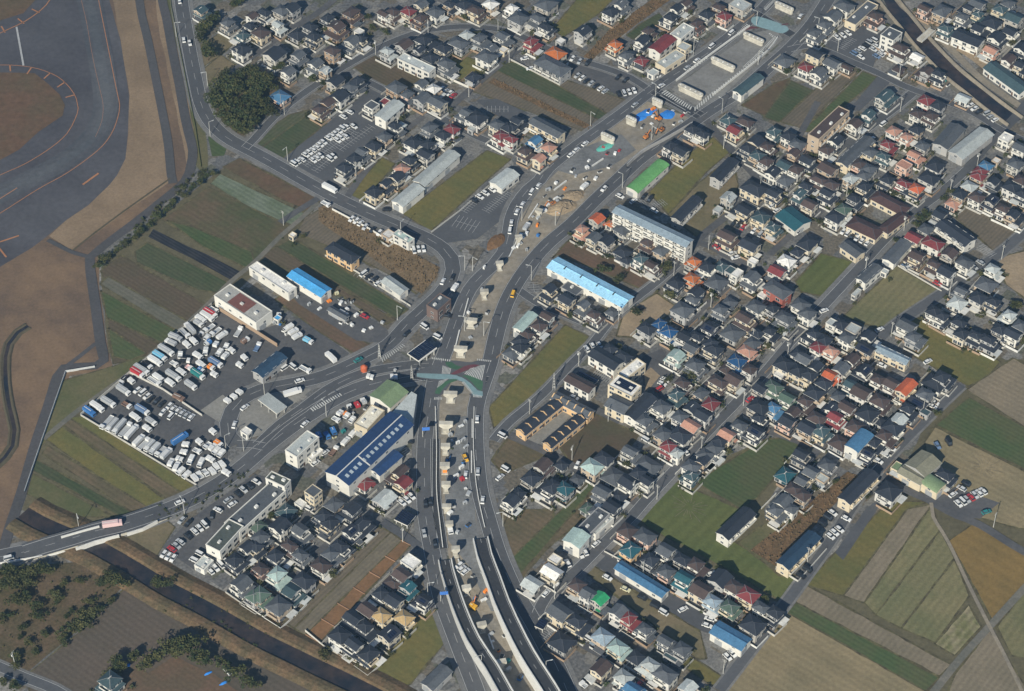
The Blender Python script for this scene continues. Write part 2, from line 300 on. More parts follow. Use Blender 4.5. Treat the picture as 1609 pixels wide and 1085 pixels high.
ROADS = '''# name|mat|width m|sidewalk m|edge line(0/1) centre(0/1/2 dashed)|points full px
service_path|asph3|4.4|0|0|215 -30 222 20 232 62 245 125 255 175 264 225 269 275 272 288
perimeter_road|asph3|4.8|0|0|252 -40 255 0 262 30 272 85 282 134 290 180 297 211 303 236 300 260 290 285 250 319 211 350 175 377 155 393 141 405 142 425 150 480 158 540 163 566 150 575 100 578 90 592 75 640 55 700 35 770 15 830 0 880 -30 960
service_path|asph3|2.4|0|0|75 377 115 397 137 403
service_path|asph3|2.2|0|0|105 575 125 560 150 540
farm_track|track|1|0|0|115 393 150 365 200 328 268 280
farm_track|gravr|2.6|0|0|68 690 110 655 150 625 207 584 250 546 290 512 330 475 361 444 400 412 440 372 470 346 500 318
trunk_road|asph|8|2|12|283 -60 285 0 292 45 299 85 307 125 315 160 328 188 345 207 365 222 400 240 440 262 480 285 530 312 590 340 640 361 672 375 697 391 709 406 712 424 706 444 692 462 665 487 640 510 611 541 574 562 512 590 460 603 410 613 380 628 365 645 358 665 360 685 372 698
trunk_road|asph|8.5|2|12|-140 890 -20 880 10 873 60 863 110 850 150 838 200 825 260 802 300 785 345 760 385 730 410 708 430 692 462 668 500 643 540 620 580 605 620 596 665 588
trunk_road|asph|6|0|12|405 700 440 667 475 642 512 614 550 594 590 582 650 573 690 570
street|asph|5|1|1|372 698 395 698 415 702
trunk_road|asph|7.5|2|12|765 1140 748 1085 719 1010 692 935 680 872 669 812 667 765 668 690 675 640 682 600 695 565 708 530 722 490 738 455 757 433 776 416 791 397 799 370 803 345 812 322 830 298 848 283 862 264 905 230 975 180 1017 148 1050 124 1124 75 1200 12 1225 -20
trunk_road|asph|8|2|12|905 1120 878 1055 842 985 812 935 795 900 780 862 766 815 756 780 750 740 747 690 748 640 758 605 770 570 779 530 790 490 802 462 818 435 838 408 862 382 900 350 940 310 975 278 1012 245 1075 202 1112 176 1165 142 1205 108 1245 72 1278 35 1310 -15
carriageway|asphd|4.6|0|1|684 690 684 740 686 790 692 830 696 862
carriageway|asphd|7|1|12|650 588 680 592 720 590 765 600
cross_road|asphd|7|1|12|1028 143 1060 160 1100 182
cross_road|asphd|6|1|1|1185 20 1215 38 1245 55
street|asph|5|1|1|1018 140 990 122 950 107 895 90 850 72 800 50 740 42 690 45 650 53 600 73 555 97 520 118 470 152 430 185 400 218 385 233
street|asph|5|1|1|577 128 640 160 690 184 750 215 800 235 858 263
street|asph2|3.5|0|0|540 318 575 268 619 220 665 183
street|asph2|4|0|0|690 184 740 140 780 106 815 78
street|asph2|4|0|0|318 150 400 86 450 50 500 20 535 -10
street|asph|5|0|1|1240 78 1270 72 1298 80 1340 98 1380 115 1420 135 1460 150 1495 163 1530 178 1580 208 1620 225
street|asph|6|1|1|1434 146 1405 170 1378 190 1330 228 1300 252
riverside_path|path|4|0|0|1400 -40 1411 0 1440 28 1474 58 1505 88 1538 121 1572 146 1625 182
riverside_path|gravr|3|0|0|1370 -40 1384 0 1410 45 1440 80 1480 122 1520 155 1585 205
street|asph|5|0|0|1640 120 1609 168 1585 195 1550 229 1520 266
street|asph|5.5|2|1|1520 266 1483 299 1433 337 1390 377 1358 412 1308 466 1246 533 1200 587 1148 642 1111 680 1059 739 1012 789 994 810 940 862 905 897 860 935 845 965
street|asph|5|1|0|1660 320 1609 365 1565 402 1483 459 1408 509 1383 531
street|asph|4.5|1|0|1510 605 1470 643 1423 690 1383 734 1343 790 1305 850 1262 910 1233 950 1180 1020 1130 1085
street|asph2|4|0|0|1385 748 1423 770 1458 785 1483 800 1503 810 1540 825 1609 867 1680 900
street|asph2|4|0|0|1190 672 1209 677 1266 697 1285 700
street|asph2|3.5|0|0|1262 735 1300 690 1340 643 1370 610 1392 582
street|asph2|3.5|0|0|1250 655 1285 628 1320 600 1352 568
street|asph|5|1|1|775 692 800 664 850 622 900 570 930 541 947 519 974 489 1031 444 1050 428 1065 415
street|asph|5|1|1|947 519 915 506 887 494 845 476 815 456
street|asph2|3.5|0|0|1049 540 1099 489 1153 439 1192 400
street|asph2|4|0|0|1060 415 1098 382 1140 400 1200 428
street|asph2|4|0|0|1094 380 1109 365 1148 335 1175 312
street|asph2|4|0|0|1105 182 1120 202 1153 241 1185 275 1202 295
street|asph2|4|0|0|800 684 862 712 940 755 1000 790
street|asph2|4|0|0|880 610 939 645 975 662
street|asph2|4|0|0|1010 562 1040 575 1078 592
street|asph2|3.6|0|0|935 858 950 867 1050 915 1125 958 1172 982
street|asph2|3.6|0|0|845 930 870 925 910 945 950 968 1005 993 1025 1003
street|asph2|3.6|0|0|885 995 907 1008 950 1032 972 1043 960 1062 938 1085
farm_road|gravr|3.2|0|0|1660 870 1609 925 1557 982 1508 1036 1465 1090 1440 1120
street|asph2|3.6|0|0|395 890 440 850 475 818 500 795
street|asph2|3.6|0|0|405 968 440 933 480 892 520 850 560 812
street|asph|4|0|0|600 820 640 845 660 860
street|asph|5|1|1|-60 1030 -20 1040 0 1048 37 1064 87 1084 120 1105
irrigation_channel|path|1.6|0|0|1463 790 1466 812 1490 852 1520 915 1552 979 1577 1027 1610 1095
street|asph2|3.5|0|0|1140 570 1175 535 1210 500 1240 480
street|asph2|3.5|0|0|1209 400 1240 372 1280 340 1330 300
street|asph2|3.5|0|0|500 312 470 330 440 350
lane|asph2|3.5|0|0|1285 160 1255 215 1240 240 1200 290'''
g = G(); g.face([(-5000, -1500, 0), (5000, -1500, 0), (5000, 9000, 0), (-5000, 9000, 0)], 'urban'); struct('ground', g)
POLYS = []                                      # (bbox, pts, z)
al = []
for l in AREAS.split('\n'):
    n, m, lv, p = l.split('|'); p = list(map(float, p.split())); al.append((int(lv), n, m, [(p[i], p[i+1]) for i in range(0, len(p), 2)]))
al.sort(key=lambda a: a[0]); z = 0.004
AREA_PT = []
for lv, n, m, pp in al:
    z += 0.0015; pts = [at(x, y, 0) for x, y in pp]
    q = []
    for i, a in enumerate(pts):                 # slightly uneven borders
        b = pts[(i+1) % len(pts)]; L_ = (b-a).length; k = min(40, max(1, int(L_/9)))
        for j in range(k):
            c = a.lerp(b, j/k); w = .35 if m not in ('taxi', 'asph', 'asph2', 'conc') else .05
            q.append((c.x+rnd.uniform(-w, w), c.y+rnd.uniform(-w, w), z))
    g = G(); g.face(q, m); struct(n, g)
    POLYS.append((min(v[0] for v in q), max(v[0] for v in q), min(v[1] for v in q), max(v[1] for v in q), [(v.x, v.y) for v in pts], z, n, m))
def inside(x, y, poly):
    c = False; n = len(poly); j = n-1
    for i in range(n):
        (xi, yi), (xj, yj) = poly[i], poly[j]
        if (yi > y) != (yj > y) and x < (xj-xi)*(y-yi)/(yj-yi)+xi: c = not c
        j = i
    return c
def smooth(P, step=6.0):
    out = []
    for i in range(len(P)-1):
        p0 = P[max(i-1, 0)]; p1 = P[i]; p2 = P[i+1]; p3 = P[min(i+2, len(P)-1)]
        n = max(1, int((p2-p1).length/step))
        for k in range(n):
            t = k/n; t2 = t*t; t3 = t2*t
            out.append(.5*((2*p1)+(p2-p0)*t+(2*p0-5*p1+4*p2-p3)*t2+(3*p1-p0-3*p2+p3)*t3))
    out.append(P[-1].copy()); return out
def normals(L_):
    N_ = []
    for i in range(len(L_)):
        d = L_[min(i+1, len(L_)-1)]-L_[max(i-1, 0)]; d.z = 0; d.normalize(); N_.append(Vector((-d.y, d.x, 0)))
    return N_
def strip(g, L_, N_, o0, o1, z, mat, i0=0, i1=None):
    i1 = len(L_)-1 if i1 is None else i1
    for i in range(i0, i1):
        a, b = L_[i], L_[i+1]; na, nb = N_[i], N_[i+1]
        q = [a+na*o0, b+nb*o0, b+nb*o1, a+na*o1]
        g.face([(v.x, v.y, z if z is not None else v.z) for v in q][::-1], mat)
RD = []; rl = [l.split('|') for l in ROADS.split('\n') if not l.startswith('#')]
zs, zr = .14, .22; marks = G(); ZM = .32
for (n, m, w, sw, ln, p) in rl:
    w = float(w); sw = float(sw); p = list(map(float, p.split())); P = [at(p[i], p[i+1], 0) for i in range(0, len(p), 2)]
    L_ = smooth(P, 5); N_ = normals(L_); zr += .0015; zs += .0012
    g = G(); strip(g, L_, N_, -w/2, w/2, zr, m); struct(n, g)
    if sw:
        g = G(); strip(g, L_, N_, -w/2-sw, w/2+sw, zs, 'walk'); struct('pavement', g)
    if '1' in ln and w > 4.5:
        for s in (-1, 1): strip(marks, L_, N_, s*(w/2-.3)-.11, s*(w/2-.3)+.11, ZM, 'line')
    if '2' in ln:
        for i in range(0, len(L_)-1, 2): strip(marks, L_, N_, -.09, .09, ZM, 'line', i, i+1)
    RD.append((n, w, L_, N_, zr, m))
BRP = smooth([at(x, y, 0) for x, y in ((38, 869), (72, 860), (104, 852), (150, 838), (192, 828), (228, 815), (262, 801))], 3)
def bridge_z(i):
    t = i/(len(BRP)-1); return .36+1.35*min(1, max(0, min(t, 1-t)/.27))
def ground_z(x, y):
    for i, a in enumerate(BRP):
        if (a.x-x)**2+(a.y-y)**2 < 20: return bridge_z(i)
    z = 0
    for (x0, x1, y0, y1, pl, zz, n, m) in POLYS:
        if zz > z and x0 < x < x1 and y0 < y < y1 and inside(x, y, pl): z = zz
    for (n, w, L_, N_, zr, m) in RD:
        if any(abs(a.x-x) < w/2+1 and abs(a.y-y) < w/2+1 for a in L_): z = max(z, zr)
    return z
def near_road(x, y, pad):
    for (n, w, L_, N_, zr, m) in RD:
        if m in ('track',): continue
        lim = w/2+pad
        for a in L_:
            if (a.x-x)**2+(a.y-y)**2 < lim*lim: return True
    return False
# painted lines: airport curves, junction, hatching, parking bays
ZA = [.14]
def pline(pts, w, mat, sm=True):
    P = [at(x, y, 0) for x, y in pts]; L_ = smooth(P, 4) if sm and len(P) > 2 else P; strip(marks, L_, normals(L_), -w/2, w/2, ZA[0], mat)
def pp(s): v = list(map(float, s.split())); return [(v[i], v[i+1]) for i in range(0, len(v), 2)]
for w_, k_ in ((13, 'worn1'), (9, 'worn2'), (4.5, 'worn3')):
    pline(pp('122 -40 140 0 152 60 162 115 166 165 150 210 108 248 40 285 -60 335'), w_, k_); ZA[0] += .003
ZA[0] = .152
pline(pp('-60 104 0 102 30 103 60 108 90 120 110 138 120 155 123 170 118 187 105 210 80 232 40 257 0 275 -60 305'), .42, 'oline')
pline(pp('150 -30 155 0 165 50 175 100 183 140 188 165 185 185 175 210 155 235 108 270 60 297 0 335 -60 370'), .42, 'oline')
pline(pp('84 -20 78 0 65 15 40 33 15 45 0 52 -40 62'), .6, 'oline'); pline(pp('27 295 0 312 -50 340'), .5, 'oline')
pline(pp('120 -30 135 30 143 75 150 110 157 140 162 165 160 190 150 215'), .16, 'oline')
pline(pp('26 42 37 103'), 1.0, 'line'); pline(pp('130 290 155 272'), 1.1, 'oline'); pline(pp('0 380 30 370'), .9, 'oline'); pline(pp('-5 385 10 404'), .9, 'oline')
for x, y, dx, dy in ((16, 107, .5, 5), (46, 111, 3.5, -5), (74, 119, 5, -4.5), (96, 133, 6, -4), (110, 151, 7, -2), (56, 17, 6, 3), (33, 33, 5, 4), (5, 46, 3, 5)): pline([(x-dx, y-dy), (x+dx, y+dy)], .8, 'oline')
ZZ = [ZM+.02]; ZA[0] = ZM+.01
def paint(s, mat, org=(0, 0), f=1.0, name='painted_surface'):
    ZZ[0] += .004; P = [at(org[0]+x/f, org[1]+y/f, 0) for x, y in pp(s)]; L_ = smooth(P+[P[0]], 2)[:-1]
    g = G(); g.face([(v.x, v.y, ZZ[0]) for v in L_], mat); struct(name, g)
def zebra(s, n, org=(0, 0), f=1.0, duty=.5, mat='line'):
    a, b, c, d = [at(org[0]+x/f, org[1]+y/f, 0) for x, y in pp(s)]            # edge a-b and edge d-c, bars across
    for i in range(n):
        t0, t1 = i/n, (i+duty)/n
        q = [a.lerp(b, t0), a.lerp(b, t1), d.lerp(c, t1), d.lerp(c, t0)]; marks.face([(v.x, v.y, ZM+.09) for v in q], 'zeb' if mat == 'line' else mat)
J = dict(org=(640, 540), f=10.04)
paint('420 330 700 270 1000 300 1240 270 1200 760 1000 830 800 500 560 800 330 850 400 600 150 540 150 440', 'asph', **J)
paint('600 290 700 290 760 340 860 370 960 350 900 400 760 412 680 390 610 340', 'greenp', **J)
paint('860 510 1000 500 1100 540 1190 600 1170 750 1110 720 1020 610 930 540', 'greenp', **J)
paint('430 790 480 690 600 600 720 550 810 570 640 640 560 720 510 800', 'greenp', **J)
paint('680 482 900 360 1060 330 1140 342 1000 400 820 470 740 492', 'redp', **J)
paint('150 470 480 480 760 500 870 540 1000 630 1110 740 1190 760 1190 830 1040 830 1000 760 880 610 780 565 480 565 150 525', 'bluep', **J)
paint('600 800 700 700 820 625 920 680 1010 790', 'dirt', **J)
zebra('560 350 700 400 680 485 545 480', 7, **J); zebra('860 470 1010 400 1150 345 1235 340', 3, **J)
zebra('1000 390 1235 345 1190 590 900 480', 11, duty=.55, **J); zebra('470 700 500 590 660 545 560 640', 7, **J); zebra('900 600 1050 790 1020 800 860 620', 14, **J)
zebra('430 850 560 850 555 890 420 890', 6, **J); zebra('1040 800 1190 830 1180 860 1040 850', 7, **J); zebra('380 215 700 260 690 290 400 250', 9, **J); zebra('1100 240 1340 270 1335 295 1100 270', 8, **J)
J2 = dict(org=(1140, 0), f=10.04)
paint('400 320 500 260 980 430 900 530 700 480 450 400', 'bluep', name='painted_crossing', **J2); paint('220 490 330 420 480 430 520 450 400 460 260 500', 'redp', **J2); paint('860 400 980 370 1000 385 900 405', 'redp', **J2)
zebra('300 1085 820 600 790 560 270 1060', 30, **J2); zebra('640 170 800 0 760 -10 600 140', 12, **J2); zebra('220 560 370 390 340 370 180 520', 8, **J2); zebra('700 520 820 620 790 640 680 540', 5, **J2)
T3 = dict(org=(800, 0), f=4.0175)
zebra('1170 705 1300 600 1290 575 1170 680', 9, **T3); zebra('1300 600 1607 350 1607 330 1290 580', 22, **T3); zebra('960 590 1150 700 1160 680 990 570', 14, **T3); zebra('1130 460 1260 365 1250 350 1120 445', 9, **T3)
pline([(1037, 150), (1085, 178)], .4, 'line'); zebra('975 155 1000 130 985 125 965 145', 1, **T3)
T10 = dict(org=(400, 540), f=4.0175)
zebra('370 430 560 325 545 310 350 410', 14, **T10); zebra('810 120 960 10 940 0 800 90', 12, duty=.3, **T10); zebra('950 660 990 700 960 720 920 680', 4, duty=.2, **T10)
def bays(s, n, depth=5, org=(0, 0), f=1.0):
    (x0, y0), (x1, y1) = pp(s); a = at(org[0]+x0/f, org[1]+y0/f); b = at(org[0]+x1/f, org[1]+y1/f); d = (b-a).normalized(); nn = Vector((-d.y, d.x, 0))
    for i in range(n+1):
        c = a.lerp(b, i/n); e = d*.09; q = [c-e-nn*depth/2, c+e-nn*depth/2, c+e+nn*depth/2, c-e+nn*depth/2]; marks.face([(v.x, v.y, ZM+.012) for v in q], 'line')
    e = nn*.09; marks.face([((v).x, (v).y, ZM+.012) for v in (a-e, b-e, b+e, a+e)], 'line')
T2 = dict(org=(400, 0), f=4.0175); T6 = dict(org=(400, 270), f=4.0175); T7 = dict(org=(800, 270), f=4.0175); T4 = dict(org=(1200, 0), f=3.934); T15 = dict(org=(800, 810), f=4.0175)
bays('250 1035 620 790', 26, **T2); bays('320 1045 630 830', 24, **T2); bays('540 945 740 800', 12, **T2); bays('380 1080 480 1000', 7, **T2); bays('1470 690 1600 690', 5, **T2)
bays('1270 310 1400 350', 5, 9, **T6); bays('1320 250 1450 130', 11, **T6); bays('1460 250 1600 130', 12, **T6); bays('640 640 800 700', 7, **T6)
bays('820 190 880 160', 5, **T7); bays('920 220 980 190', 5, **T7); bays('150 700 160 760', 4, **T7); bays('1170 240 1280 170', 8, **T3); bays('440 260 520 190', 7, **T4); bays('480 300 550 240', 7, **T4); bays('490 60 590 20', 6, org=(800, 540), f=4.0175)
bays('540 180 640 230', 8, org=(800, 540), f=4.0175); bays('200 680 260 700', 4, **T15); bays('220 780 280 720', 6, **T15); bays('1330 470 1410 530', 7, org=(1209, 270), f=4.0175)
for (cx, cy) in ((1082, 797), (1545, 735)):      # straw swept into rays on the field
    for k in range(17):
        a = 2*math.pi*k/17+rnd.uniform(-.1, .1); r0, r1 = rnd.uniform(4, 9), rnd.uniform(12, 30); c = at(cx, cy)
        q0, q1 = c+Vector((math.cos(a), math.sin(a), 0))*r0*.35, c+Vector((math.cos(a+.12), math.sin(a+.12), 0))*r1*.35; d = (q1-q0).normalized()*.08; n_ = Vector((-d.y, d.x, 0))
        marks.face([(v.x, v.y, ZM-.03) for v in (q0-n_, q1-n_, q1+n_, q0+n_)], 'tan2')
struct('road_markings', marks)
g = G()                                          # weedy borders round the fields
for (x0, x1, y0, y1, pl, zz, n, m) in POLYS:
    if n not in ('field', 'vacant_lot', 'ploughed_field'): continue
    for i in range(len(pl)):
        a, b = Vector((*pl[i], 0)), Vector((*pl[(i+1) % len(pl)], 0)); k = max(1, int((b-a).length/4)); d = (b-a).normalized(); nn = Vector((-d.y, d.x, 0)); w0 = rnd.uniform(.2, .5)
        for j in range(k):
            w1 = rnd.uniform(.1, .65); p, q = a.lerp(b, j/k), a.lerp(b, (j+1)/k)
            g.face([(p.x-nn.x*w0, p.y-nn.y*w0, zz+.0008), (q.x-nn.x*w1, q.y-nn.y*w1, zz+.0008), (q.x+nn.x*w1, q.y+nn.y*w1, zz+.0008), (p.x+nn.x*w0, p.y+nn.y*w0, zz+.0008)], 'weed'); w0 = w1
struct('field_borders', g)
# canal, ditch and river between raised banks
def channel(px, w, bank, bh, bmat, name):
    P = [at(x, y, 0) for x, y in px]; L_ = smooth(P, 6); N_ = normals(L_)
    g = G(); strip(g, L_, N_, -w/2, w/2, .16, 'water'); struct(name, g)
    for s in (-1, 1):
        g = G()
        prof = [(w/2-.3, .14), (w/2+.6, bh*.8), (w/2+bank*.35, bh), (w/2+bank*.6, bh*.95), (w/2+bank, .05)]
        for i in range(len(L_)-1):
            for (o0, z0), (o1, z1) in zip(prof, prof[1:]):
                j = lambda k, o: .18*math.sin(k*1.7+o*3)+.12*math.sin(k*.63+o)
                q = [L_[i]+N_[i]*s*o0, L_[i+1]+N_[i+1]*s*o0, L_[i+1]+N_[i+1]*s*o1, L_[i]+N_[i]*s*o1]; zz = [z0+j(i, o0)*bh*.3, z0+j(i+1, o0)*bh*.3, z1+j(i+1, o1)*bh*.3, z1+j(i, o1)*bh*.3]
                pts = [(v.x, v.y, max(.02, c)) for v, c in zip(q, zz)]
                g.face(pts if s < 0 else pts[::-1], bmat)
        struct(name+'_bank', g)
channel(pp('36 806 60 820 110 842 160 864 210 893 270 929 330 960 400 1000 450 1025 510 1054 580 1088 630 1115'), 8, 7.5, 1.15, 'bank', 'canal')
channel(pp('44 512 28 522 14 540 9 560 9 600 15 640 23 675 20 700 8 718 -10 735'), 2.2, 1.6, .5, 'track', 'ditch')
channel(pp('1375 -35 1396 0 1425 36 1460 78 1500 118 1530 142 1560 166 1596 192'), 8.5, 2.0, 1.6, 'path', 'river')

# ------------------------------------------------------------------ elevated carriageways
def ramp(pts, w, label):
    P = []
    for x, y, z in pts: P.append(at(x, y, z))
    L_ = smooth(P, 6); N_ = normals(L_); root = thing('elevated_road', 'elevated road', '', 'ramps of the elevated road', (L_[0].x, L_[0].y, 0), label=label)
    O = Vector((L_[0].x, L_[0].y, 0)); D = [p-O for p in L_]
    g = G(); strip(g, D, N_, -w/2, w/2, None, 'asphd'); link('deck', g.mesh('deck'), root)
    for s in (-1, 1):
        g = G()
        for i in range(len(D)-1):
            a, b = D[i], D[i+1]; na, nb = N_[i]*s, N_[i+1]*s; o0, o1 = w/2, w/2+.45; U = Vector((0, 0, 1))
            A = [a+na*o0, b+nb*o0, b+nb*o1, a+na*o1]
            g.face([v+U for v in A], 'parapet'); g.face([A[0], A[1], A[1]+U, A[0]+U], 'parapet'); dn = lambda v: Vector((v.x, v.y, 0))
            g.face([dn(A[3]), dn(A[2]), A[2]+U, A[3]+U], 'parapet')
        link('parapet', g.mesh('parapet'), root)
    g = G()
    for i in range(0, len(D)-1, 2):
        d = (D[i+1]-D[i]).normalized()*2.5; n = N_[i]*.1; U = Vector((0, 0, .012)); g.face([D[i]-n+U, D[i]+d-n+U, D[i]+d+n+U, D[i]+n+U], 'line')
    for s in (-1, 1): strip(g, [p+Vector((0, 0, .012)) for p in D], N_, s*(w/2-.5)-.1, s*(w/2-.5)+.1, None, 'line')
    link('lane_marking', g.mesh('lane_marking'), root)
ramp([(699, 880, 1.0), (702, 895, 1.2), (719, 949, 3.0), (743, 1004, 4.6), (771, 1046, 5.8), (792, 1083, 6.5), (815, 1122, 7)], 5.0, 'left curving road ramp with white parapets at the bottom edge')
ramp([(755, 846, 1.0), (761, 872, 1.8), (775, 909, 3.2), (788, 945, 4.4), (800, 972, 5.2), (827, 1025, 6.4), (862, 1080, 7), (885, 1120, 7.4)], 5.8, 'right curving road ramp with white parapets at the bottom edge')
def flatwall(pts, h, t, mat, name, cat, label):
    L_ = smooth([at(x, y, 0) for x, y in pts], 5); N_ = normals(L_); g = G()
    for i in range(len(L_)-1):
        a, b = L_[i], L_[i+1]; na, nb = N_[i]*t/2, N_[i+1]*t/2; U = Vector((0, 0, h))
        g.face([a-na, b-nb, b-nb+U, a-na+U], mat); g.face([b+nb, a+na, a+na+U, b+nb+U], mat); g.face([a-na+U, b-nb+U, b+nb+U, a+na+U], mat)
    o = link(name, g.mesh(name)); o['category'] = cat; o['label'] = label
def road_bridge():
    N_ = normals(BRP); O = Vector((BRP[0].x, BRP[0].y, 0)); D = [Vector((p.x, p.y, bridge_z(i)))-O for i, p in enumerate(BRP)]
    o = thing('road_bridge', 'bridge', '', None, tuple(O), label='low road bridge carrying the trunk road over the canal at lower left'); w = 10.2
    g = G(); strip(g, D, N_, -w/2, w/2, None, 'asph'); link('deck', g.mesh('deck'), o)
    for s in (-1, 1):
        g = G()
        for i in range(len(D)-1): a, b = D[i]+N_[i]*s*w/2, D[i+1]+N_[i+1]*s*w/2; g.face([(a.x, a.y, 0), (b.x, b.y, 0), tuple(b), tuple(a)], 'cement')
        link('side_wall', g.mesh('side_wall'), o)
    g = G(); U = [p+Vector((0, 0, .01)) for p in D]
    for i in range(0, len(D)-1, 3): strip(g, U, N_, -.1, .1, None, 'line', i, i+1)
    link('centre_line', g.mesh('centre_line'), o)
    for s in (-1, 1): g = G(); strip(g, U, N_, s*3.9-.12, s*3.9+.12, None, 'line'); link('edge_line', g.mesh('edge_line'), o)
road_bridge()
br = 'bridge parapet'
flatwall([(97, 849), (128, 840), (157, 832)], 2.7, .5, 'parapet', 'bridge_parapet', br, 'upper white parapet of the road bridge over the canal')
flatwall([(120, 867), (150, 856), (188, 846)], 2.7, .5, 'parapet', 'bridge_parapet', br, 'lower white parapet of the road bridge over the canal')
flatwall([(200, 842), (225, 834), (248, 822)], 2.0, .5, 'parapet', 'retaining_wall', 'wall', 'white retaining wall below the road right of the canal bridge')
flatwall([(0, 886), (60, 876), (108, 867)], 1.0, .5, 'parapet', 'roadside_barrier', 'barrier', 'pale roadside barrier left of the canal bridge')
# footbridge over the river
def footbridge():
    a, b = at(1444, 69), at(1465, 51); c = (a+b)/2; rz = math.atan2((b-a).y, (b-a).x); L_ = (b-a).length
    o = thing('footbridge', 'footbridge', '', None, (c.x, c.y, 0), rz, label='small grey footbridge crossing the dark river near the top right')
    link('deck', G().box(-L_/2, L_/2, -1.6, 1.6, 1.7, 2.1, 'cement').mesh('deck'), o)
    for s in (-1, 1): link('railing', G().box(-L_/2, L_/2, s*1.6-.08, s*1.6+.08, 2.1, 3.0, 'parapet').mesh('railing'), o)
footbridge()

# ------------------------------------------------------------------ buildings
WIN = {}
def win(w, h):
    k = (w, h)
    if k not in WIN:
        g = G().box(-w/2-.1, w/2+.1, -.05, .05, -.1, h+.1, 'frame')           # frame, front is local -Y
        g.face([(-w/2, -.07, 0), (-.06, -.07, 0), (-.06, -.07, h), (-w/2, -.07, h)], 'glass'); g.face([(.06, -.07, 0), (w/2, -.07, 0), (w/2, -.07, h), (.06, -.07, h)], 'glass')
        WIN[k] = g
    return k
WM = {}
def winmesh(k):
    if k not in WM: WM[k] = WIN[k].mesh('window')
    return WM[k]
SIDES = {'S': (0, -1, 0.0), 'W': (-1, 0, -math.pi/2), 'N': (0, 1, math.pi), 'E': (1, 0, math.pi/2)}
def on_side(sd, hx, hy, u, z, out=.0):
    if sd == 'S': return (u, -hy-out, z)
    if sd == 'N': return (-u, hy+out, z)
    if sd == 'W': return (-hx-out, -u, z)
    return (hx+out, u, z)
def hip(g, hx, hy, z, rise, mat, ov=.5, t=.16, ridge=None):
    X, Y = hx+ov, hy+ov; r = max(0, X-Y) if X >= Y else 0; r2 = max(0, Y-X) if Y > X else 0
    A = [(-X, -Y, z), (X, -Y, z), (X, Y, z), (-X, Y, z)]; B = [(p[0], p[1], z-t) for p in A]; p, q = ((-r, 0, z+rise), (r, 0, z+rise)) if X >= Y else ((0, -r2, z+rise), (0, r2, z+rise))
    if X >= Y: g.face([A[0], A[1], q, p], mat); g.face([A[1], A[2], q], mat); g.face([A[2], A[3], p, q], mat); g.face([A[3], A[0], p], mat)
    else: g.face([A[0], A[1], p], mat); g.face([A[1], A[2], q, p], mat); g.face([A[2], A[3], q], mat); g.face([A[3], A[0], p, q], mat)
    c_ = 'cap' if mat in ('R_k', 'R_g', 'R_b', 'R_n', 'R_K', 'R_B') else 'capl'
    for a, b in [(A[0], p), (A[1], q if X >= Y else p), (A[2], q), (A[3], p if X >= Y else q), (p, q)]:
        a, b = Vector(a), Vector(b); d = b-a
        if d.length < .4: continue
        n = Vector((-d.y, d.x, 0)).normalized()*.11; U = Vector((0, 0, .07)); g.face([a-n+U, a+n+U, b+n+U, b-n+U][::-1], c_)
    for i in range(4): g.face([B[i], B[(i+1) % 4], A[(i+1) % 4], A[i]], 'frame' if i % 2 else mat)
    g.face(B[::-1], 'frame')
def gable(g, hx, hy, z, rise, mat, wall, wg, ov=.45, t=.16, along='x'):
    if along == 'x': P = lambda x, y, zz: (x, y, zz); X, Y, wx = hx+ov, hy+ov, hx
    else: P = lambda x, y, zz: (-y, x, zz); X, Y, wx = hy+ov, hx+ov, hy
    s = rise/Y
    for d in (-1, 1):
        g.face([P(-X*d, -Y*d, z), P(X*d, -Y*d, z), P(X*d, 0, z+rise), P(-X*d, 0, z+rise)], mat)
        g.face([P(-X*d, -Y*d, z-t), P(-X*d, 0, z+rise-t), P(X*d, 0, z+rise-t), P(X*d, -Y*d, z-t)], 'frame')
        g.face([P(-X*d, -Y*d, z-t), P(X*d, -Y*d, z-t), P(X*d, -Y*d, z), P(-X*d, -Y*d, z)], 'frame')
        for e in (-1, 1): g.face([P(X*e, -Y*d, z-t), P(X*e, 0, z+rise-t), P(X*e, 0, z+rise), P(X*e, -Y*d, z)], 'frame')
        yy = Y-ov
        wg.face([P(wx*d, -yy, z-.02), P(wx*d, yy, z-.02), P(wx*d, 0, z+s*yy-.05)], wall)
def skirt(g, hx, hy, cx, cy, ux, uy, z0, z1, mat, ov=.5):
    O = [(-hx-ov, -hy-ov, z0), (hx+ov, -hy-ov, z0), (hx+ov, hy+ov, z0), (-hx-ov, hy+ov, z0)]; I = [(cx-ux, cy-uy, z1), (cx+ux, cy-uy, z1), (cx+ux, cy+uy, z1), (cx-ux, cy+uy, z1)]
    for i in range(4):
        j = (i+1) % 4; g.face([O[i], O[j], I[j], I[i]], mat); g.face([(O[i][0], O[i][1], z0-.15), (O[j][0], O[j][1], z0-.15), O[j], O[i]], 'frame')
